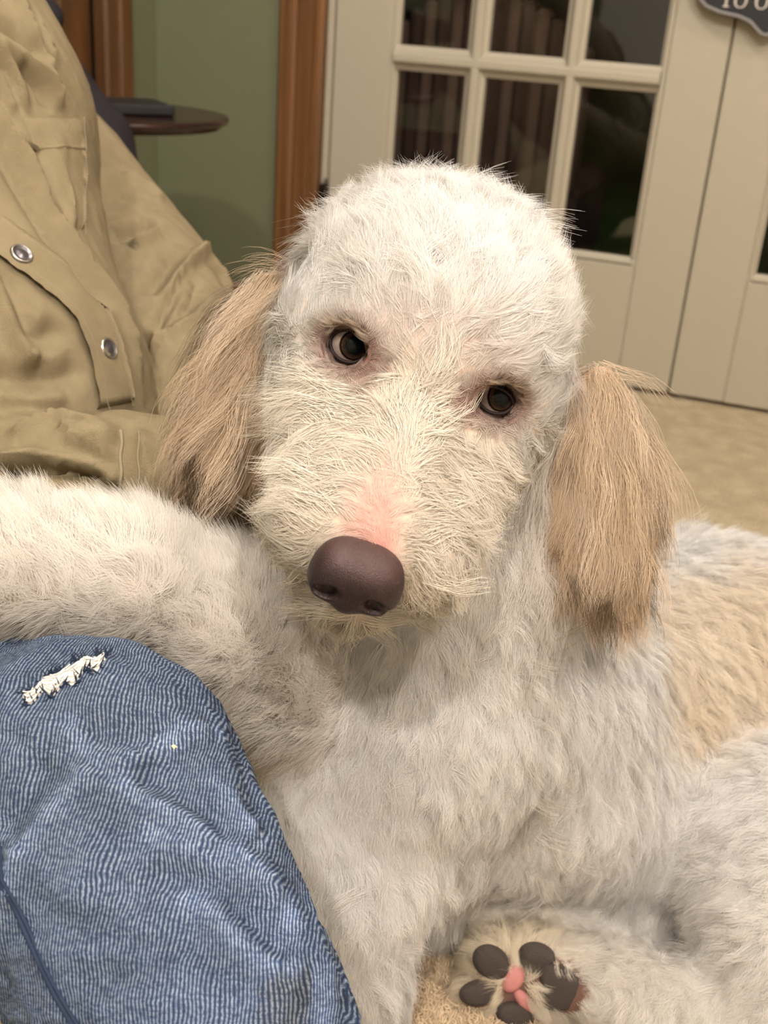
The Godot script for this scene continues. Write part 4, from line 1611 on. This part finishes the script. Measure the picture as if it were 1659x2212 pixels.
const DENSITY := 1.0
func grow(s: Solid) -> void:
	var nv := s.verts.size()
	var L := PackedFloat32Array()
	var E := PackedFloat32Array()
	var DN := PackedFloat32Array()
	var S := PackedInt32Array()
	var C := PackedVector3Array()
	var K := PackedVector3Array()
	var D := PackedVector3Array()
	var skin := PackedColorArray()
	for i in nv:
		fur_at(s, s.verts[i], s.norms[i])
		L.append(f_len)
		E.append(f_lean)
		S.append(f_style)
		C.append(f_col)
		D.append(f_dir)
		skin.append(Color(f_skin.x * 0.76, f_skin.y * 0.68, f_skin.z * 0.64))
		# the far side, which nothing in view shows, is left thinner
		var vd := (CAM.origin - s.verts[i]).normalized().dot(s.norms[i])
		DN.append(f_dens * (1.0 if vd > -0.3 else 0.15))
	skin_cols = skin
	for q in [0, 1, 2, 3, 4, 5, 6, 7]: fur_buf.append(PackedFloat32Array())
	var g := RandomNumberGenerator.new()
	g.seed = 99
	for t in range(0, s.index.size(), 3):
		var i0 := s.index[t]
		var i1 := s.index[t + 1]
		var i2 := s.index[t + 2]
		var dn := (DN[i0] + DN[i1] + DN[i2]) / 3.0
		if minf(DN[i0], minf(DN[i1], DN[i2])) <= 0.0: continue
		var a := s.verts[i0]
		var e1 := s.verts[i1] - a
		var e2 := s.verts[i2] - a
		var area := e1.cross(e2).length() * 0.5
		var len0 := (L[i0] + L[i1] + L[i2]) / 3.0
		# shorter hair stands closer
		var want := area * dn * DENSITY * clampf(3100.0 / maxf(len0, 0.004), 60000.0, 460000.0)
		var count := int(want + g.randf())
		for k in count:
			var u := g.randf()
			var v := g.randf()
			if u + v > 1.0:
				u = 1.0 - u
				v = 1.0 - v
			var w := 1.0 - u - v
			var p := a + e1 * u + e2 * v
			var n := (s.norms[i0] * w + s.norms[i1] * u + s.norms[i2] * v).normalized()
			var ll := (L[i0] * w + L[i1] * u + L[i2] * v) * g.randf_range(0.75, 1.2)
			var col := (C[i0] * w + C[i1] * u + C[i2] * v) * g.randf_range(0.955, 1.02)
			col = col.clamp(Vector3.ZERO, Vector3(0.972, 0.972, 0.972))
			var dr := (D[i0] * w + D[i1] * u + D[i2] * v)
			# locks part and gather: the comb direction wanders over a centimetre or two
			var wob := Vector3(noise.get_noise_3dv(p * 60.0), noise.get_noise_3dv(p * 60.0 + Vector3(31, 0, 0)), noise.get_noise_3dv(p * 60.0 + Vector3(0, 47, 0)))
			var cq := (p / 0.0085).floor()
			var hs := Vector3(sin(cq.dot(Vector3(12.99, 78.23, 37.72))), sin(cq.dot(Vector3(39.35, 11.14, 83.16))), sin(cq.dot(Vector3(73.16, 52.24, 9.15)))) * 43758.5
			hs -= hs.floor()
			dr += ((cq + hs) * 0.0085 - p) * 60.0 + (hs - Vector3(0.5, 0.5, 0.5)) * 0.45
			if S[i0] == 1: dr = (D[i0] * w + D[i1] * u + D[i2] * v) * 2.2 + (hs - Vector3(0.5, 0.5, 0.5)) * 0.5
			dr += wob * 0.9 + Vector3(g.randf_range(-1, 1), g.randf_range(-1, 1), g.randf_range(-1, 1)) * 0.16
			var le := clampf((E[i0] * w + E[i1] * u + E[i2] * v) + 0.25 * noise.get_noise_3dv(p * 45.0 + Vector3(0, 0, 90)), 0.1, 0.92)
			var st := S[i0]
			if ll < 0.0095: st = 2
			elif g.randf() < 0.010:
				# flyaways
				ll *= g.randf_range(1.1, 1.35)
				le *= 0.65
			hair(st * 2, p - n * 0.0005, n, dr, ll, le, col)

var skin_cols := PackedColorArray()
func brows(s: Solid) -> void:
	# longer tan hairs that overhang the upper lids
	var g := RandomNumberGenerator.new()
	g.seed = 12
	var ids := s.all()
	for k in 2:
		var eb := eye_frame(k)
		var out := -1.0 if k == 0 else 1.0
		for i in 60:
			var a := g.randf_range(-0.9, 1.0)
			var x := out * a * 0.0125 + g.randf_range(-0.001, 0.001)
			var y := (0.0105 if k == 0 else 0.0090) * sqrt(maxf(1.0 - a * a * 0.75, 0.0)) + g.randf_range(0.0, 0.004)
			var o: Vector3 = eye_centre(k) + eb * Vector3(x, y, 0.04)
			var t := s.march(o, -eb.z, ids, 0.0, 0.06)
			if t < 0.0: continue
			var p := o - eb.z * t
			var col := Vector3(0.72, 0.54, 0.40).lerp(CREAM_FUR, g.randf())
			hair(2, p, s.grad(ids, p), eb * Vector3(out * (0.8 + 0.5 * g.randf()), 0.35 - 0.45 * g.randf(), 0), g.randf_range(0.007, 0.012), g.randf_range(0.6, 0.85), col, 0.8)
func dog() -> void:
	head_frame()
	var root := thing("dog", "cream and white curly dog leaning on the seated person, head tilted", "dog", Transform3D())
	var s := dog_solid()
	s.mesh(0.006, Vector3(-0.35, -0.02, -1.45), Vector3(0.75, 0.80, -0.40))
	lip_at = hit(s, s.all(), 738, 1352)
	grow(s)
	brows(s)
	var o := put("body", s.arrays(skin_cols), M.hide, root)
	var styles := [
		tuft(20, 4, 0.20, 0.42, 0.07, 0.7, 0.30, 0.0036, 1, Vector3(0, 0.97, -0.25)), tuft(20, 4, 0.20, 0.35, 0.09, 0.9, 0.25, 0.0036, 2, Vector3(0, 0.42, -0.9)),
		tuft(20, 7, 0.085, 0.55, 0.055, 1.2, 0.30, 0.0021, 3, Vector3(0, 0.97, -0.25)), tuft(20, 7, 0.095, 0.65, 0.07, 1.0, 0.22, 0.0021, 4, Vector3(0, 0.42, -0.9)),
		tuft(18, 3, 0.38, 0.1, 0.04, 0.5, 0.22, 0.0080, 5, Vector3(0, 0.97, -0.25)), tuft(18, 3, 0.42, 0.1, 0.06, 0.5, 0.25, 0.0080, 6, Vector3(0, 0.42, -0.9)),
		tuft(24, 4, 0.19, 0.5, 0.10, 0.8, 0.42, 0.0032, 7, Vector3(0, 0.97, -0.25)), tuft(24, 4, 0.18, 0.55, 0.12, 0.9, 0.48, 0.0032, 8, Vector3(0, 0.42, -0.9)),
	]
	var names := ["coat", "coat", "ear_feathering", "ear_feathering", "short_hair", "short_hair", "face_furnishing", "face_furnishing"]
	var total := 0
	for k in 8:
		var b: PackedFloat32Array = fur_buf[k]
		if b.is_empty(): continue
		var mm := MultiMesh.new()
		mm.transform_format = MultiMesh.TRANSFORM_3D
		mm.use_colors = true
		mm.mesh = styles[k]
		mm.instance_count = b.size() / 16
		mm.buffer = b
		total += mm.instance_count
		var mi := MultiMeshInstance3D.new()
		mi.name = names[k]
		mi.multimesh = mm
		mi.material_override = M.fur
		mi.set_meta("kind", "stuff")
		root.add_child(mi, true)
	for k in 2: eye(root, s, k)
	nose(root)
	pads(root)

func eye(root: Node3D, s: Solid, k: int) -> void:
	var R := 0.0125
	var c := eye_centre(k)
	var eb := eye_frame(k)
	var gaze := (CAM.origin - c).normalized() + RIGHT * (0.21 if k == 0 else 0.46) + DOWN * 0.02
	gaze = gaze.normalized()
	var gx := (RIGHT - gaze * RIGHT.dot(gaze)).normalized()
	var gb := Basis(gx, gaze, gx.cross(gaze))
	var prof := []
	for i in 21:
		var a := PI * i / 20.0
		prof.append(Vector2(maxf(R * sin(a), 0.00005), -R * cos(a)))
	var ball := put("eye", lathe(prof, 40), M.sclera, root, Transform3D(gb, c))
	tag(ball, "brown eye, upper of the two" if k == 0 else "brown eye, lower of the two", "")
	# iris with its ring and the wide pupil
	var V := PackedVector3Array()
	var N := PackedVector3Array()
	var C := PackedColorArray()
	var I := PackedInt32Array()
	var seg := 48
	var rings := [[0.0, 0], [0.0008, 0], [0.0016, 0], [0.0024, 0], [0.0032, 0], [0.0040, 0], [0.0050, 0], [0.0055, 1], [0.0062, 1], [0.0069, 2], [0.0074, 3], [0.0080, 3], [0.0085, 4]]
	var cols := [Color(0.004, 0.005, 0.006), Color(0.022, 0.013, 0.008), Color(0.040, 0.026, 0.016), Color(0.010, 0.005, 0.004), Color(0.22, 0.17, 0.15)]
	for i in rings.size():
		var r: float = rings[i][0]
		for j in seg:
			var a := TAU * j / seg
			V.append(Vector3(cos(a) * r, sqrt(R * R - r * r) + 0.0002, sin(a) * r))
			N.append(Vector3(cos(a) * r, R, sin(a) * r).normalized())
			var cc: Color = cols[rings[i][1]]
			C.append(cc * (1.0 + 0.35 * noise.get_noise_2d(j * 3.1, r * 300.0)))
	for i in rings.size() - 1:
		for j in seg:
			var a := i * seg + j
			var b := i * seg + (j + 1) % seg
			for q in [a, a + seg, b + seg, a, b + seg, b]: I.append(q)
	var arr := []
	arr.resize(Mesh.ARRAY_MAX)
	arr[Mesh.ARRAY_VERTEX] = V
	arr[Mesh.ARRAY_NORMAL] = N
	arr[Mesh.ARRAY_COLOR] = C
	arr[Mesh.ARRAY_INDEX] = I
	var m := ArrayMesh.new()
	m.add_surface_from_arrays(Mesh.PRIMITIVE_TRIANGLES, arr)
	put("iris", m, M.eye_paint, ball)
	var dome := []
	for i in 12:
		var t := i / 11.0
		var r := 0.0085 * (1.0 - t)
		dome.append(Vector2(maxf(r, 0.00005), sqrt(R * R - r * r) + 0.0004 + 0.0012 * (1.0 - pow(r / 0.0085, 2.0))))
	put("cornea", lathe(dome, 40), M.cornea, ball)
	# lids: a dark rim on the ball, skin running out to the face
	var hi := 0.0088 if k == 0 else 0.0068
	var lo := 0.0088 if k == 0 else 0.0078
	var wd := 0.0108 if k == 0 else 0.0112
	var ids := s.all()
	var loop := PackedVector3Array()
	var rows := []
	var n := 48
	for sc in [0.98, 1.08, 1.2, 1.4, 1.62]:
		var ring := []
		for j in n:
			var a := TAU * j / n
			var y := sin(a) * (hi if sin(a) > 0 else lo) * pow(absf(sin(a)), 0.15)
			var x := cos(a) * wd - 0.0004 * y / 0.008
			var f := smoothstep(1.0, 1.42, sc)
			var xy: Vector2 = Vector2(x, y) * sc
			var rs := 0.0132
			var z_ball := sqrt(maxf(rs * rs - minf(xy.length_squared(), rs * rs * 0.93), 0.0))
			var o := c + eb * Vector3(xy.x, xy.y, 0.04)
			var z := z_ball
			if f > 0.0:
				var t := s.march(o, -eb.z, ids, 0.0, 0.06)
				var z_skin := 0.04 - t + 0.0006 if t > 0 else 0.0
				z = lerpf(z_ball + 0.0005, z_skin, f)
			ring.append(c + eb * Vector3(xy.x, xy.y, z))
			if sc == 0.98: loop.append(c + eb * Vector3(xy.x, xy.y, z + 0.0002))
		rows.append(ring)
	var st := begin()
	st.set_smooth_group(0)
	for i in rows.size() - 1:
		for j in n:
			var a: Vector3 = rows[i][j]
			var b: Vector3 = rows[i][(j + 1) % n]
			var cc: Vector3 = rows[i + 1][(j + 1) % n]
			var d: Vector3 = rows[i + 1][j]
			var tone := [Vector3(0.030, 0.016, 0.013), Vector3(0.040, 0.022, 0.018), Vector3(0.065, 0.037, 0.030), Vector3(0.11, 0.066, 0.054), Vector3(0.22, 0.14, 0.12)]
			var ord := [[a, i], [b, i], [cc, i + 1], [a, i], [cc, i + 1], [d, i + 1]]
			if (cc - a).cross(b - a).dot(eb.z) < 0: ord = [[a, i], [cc, i + 1], [b, i], [a, i], [d, i + 1], [cc, i + 1]]
			for q in ord:
				var tv: Vector3 = tone[q[1]]
				st.set_color(Color(tv.x, tv.y, tv.z))
				st.add_vertex(q[0])
	st.index()
	st.generate_normals()
	var lid := put("eyelid", st.commit(), M.nose, root)
	put("lid_rim", tubem(loop, 0.0010, 8, true), M.lid, lid)

func nose(root: Node3D) -> void:
	var s := Solid.new()
	s.ell(Vector3(0, -0.006, -0.003), Basis(), Vector3(0.0130, 0.0175, 0.0155), 0.006)
	s.ell(Vector3(0, 0.0055, -0.002), Basis(), Vector3(0.0130, 0.0108, 0.0142), 0.006)
	for e in [-1.0, 1.0]:
		s.ell(Vector3(0.0095 * e, 0.0040, -0.001), Basis(Vector3(0, 0, 1), -0.25 * e), Vector3(0.0128, 0.0128, 0.0140), 0.007)
		s.ell(Vector3(0.0120 * e, -0.0040, 0.0005), Basis(Vector3.UP, 0.5 * e), Vector3(0.0112, 0.0122, 0.0125), 0.006)
	for e in [-1.0, 1.0]:
		s.cap(Vector3(0.0098 * e, -0.0035, 0.0160), Vector3(0.0125 * e, -0.0052, 0.0090), 0.0042, 0.0046, 0.003, true)
		s.cap(Vector3(0.0130 * e, -0.0052, 0.0125), Vector3(0.0215 * e, -0.0090, 0.0055), 0.0024, 0.0014, 0.003, true)
	s.cap(Vector3(0, -0.002, 0.0165), Vector3(0, -0.020, 0.0125), 0.0010, 0.0012, 0.0025, true)
	s.mesh(0.0016, Vector3(-0.03, -0.03, -0.025), Vector3(0.03, 0.03, 0.025), 0.0004)
	var cols := PackedColorArray()
	for v in s.verts:
		var k := 0.5 + 0.6 * noise.get_noise_3dv(v * 160.0)
		var pink := smoothstep(0.006, 0.017, v.y + 0.003 * noise.get_noise_3dv(v * 300.0))
		var c := Vector3(0.020, 0.012, 0.012).lerp(Vector3(0.032, 0.018, 0.018), k)
		c = c.lerp(Vector3(0.085, 0.044, 0.042), 0.6 * pink)
		cols.append(Color(c.x, c.y, c.z))
	var o := put("nose", s.arrays(cols), M.nose, root, nose_at)
	tag(o, "dark brown nose leather", "")

func pads(root: Node3D) -> void:
	# toe pads and the large pad of the upturned hind foot, pink skin between
	var face_to := CAM.basis
	for k in 5:
		var q = PADS[k]
		# each toe pad is broadest at its outer end and narrows to the middle of the foot
		var turn: float = atan2(-(q[1] - 2140.0), q[0] - 1128.0)
		put("toe_pad" if k < 4 else "foot_pad", pad_mesh(q[2], q[3], 0.008, k == 4), M.pad, root, Transform3D(face_to * Basis(Vector3(0, 0, 1), turn) * Basis(Vector3(0, 1, 0), -0.15), cp(q[0], q[1], q[5])))
	for q in [[1106, 2120, 32, 25, 1.0], [1134, 2160, 36, 20, -0.75]]:
		put("pink_skin", pad_mesh(q[2], q[3], 0.007, false), M.pink_pad, root, Transform3D(face_to * Basis(Vector3(0, 0, 1), q[4]), cp(q[0], q[1], 0.8275)))

func pad_mesh(w_px: float, h_px: float, depth: float, heart: bool) -> ArrayMesh:
	# cushion shaped pad: rounded, fuller at one end; the large one is notched like a heart
	var w := w_px * 0.828 / F
	var h := h_px * 0.828 / F
	var st := begin()
	st.set_smooth_group(0)
	var nr := 9
	var n := 28
	var pt := func(i: int, j: int) -> Vector3:
		var r := float(i) / (nr - 1)
		var a := TAU * j / n
		var k := 1.0 + 0.17 * cos(a) + 0.05 * cos(2.0 * a)
		if heart: k = 1.0 - 0.20 * pow(maxf(cos(a - PI), 0.0), 6.0) + 0.08 * cos(3.0 * a)
		var z := depth * (pow(maxf(1.0 - pow(r, 2.6), 0.0), 0.5)) - depth * 0.35
		return Vector3(cos(a) * w * k * r, sin(a) * h * k * r, z + 0.0003 * noise.get_noise_2d(i * 9.0, j * 7.0))
	for i in nr - 1:
		for j in n:
			var a: Vector3 = pt.call(i, j)
			var b: Vector3 = pt.call(i, j + 1)
			var c: Vector3 = pt.call(i + 1, j + 1)
			var d: Vector3 = pt.call(i + 1, j)
			for q in [a, b, c, a, c, d]: st.add_vertex(q)
	st.index()
	st.generate_normals()
	return st.commit()

# ------------------------------------------------------------------ carpet
func carpet_pile() -> void:
	var t := tuft(9, 3, 0.55, 0.2, 0.16, 0.8, 0.3, 0.085, 77)
	var g := RandomNumberGenerator.new()
	g.seed = 5
	var b := PackedFloat32Array()
	for i in 56000:
		var p := Vector3(g.randf_range(-0.40, 0.55), 0, g.randf_range(-1.0, -0.42))
		var a := g.randf() * TAU
		var l := g.randf_range(0.007, 0.0115)
		var lx := Vector3(cos(a), 0, sin(a))
		var up := Vector3(g.randf_range(-0.5, 0.5), 1, g.randf_range(-0.5, 0.5)).normalized()
		var z := lx.cross(up).normalized()
		var x := up.cross(z)
		var k := g.randf_range(0.82, 1.08)
		b.append_array(PackedFloat32Array([x.x * l, up.x * l, z.x * l, p.x, x.y * l, up.y * l, z.y * l, p.y, x.z * l, up.z * l, z.z * l, p.z, 0.62 * k, 0.475 * k, 0.315 * k, 1.0]))
	var mm := MultiMesh.new()
	mm.transform_format = MultiMesh.TRANSFORM_3D
	mm.use_colors = true
	mm.mesh = t
	mm.instance_count = b.size() / 16
	mm.buffer = b
	var mi := MultiMeshInstance3D.new()
	mi.name = "carpet_pile"
	mi.multimesh = mm
	mi.material_override = M.pile
	tag(mi, "tan looped carpet pile under the dog's paw", "carpet", "", "stuff")
	add_child(mi)
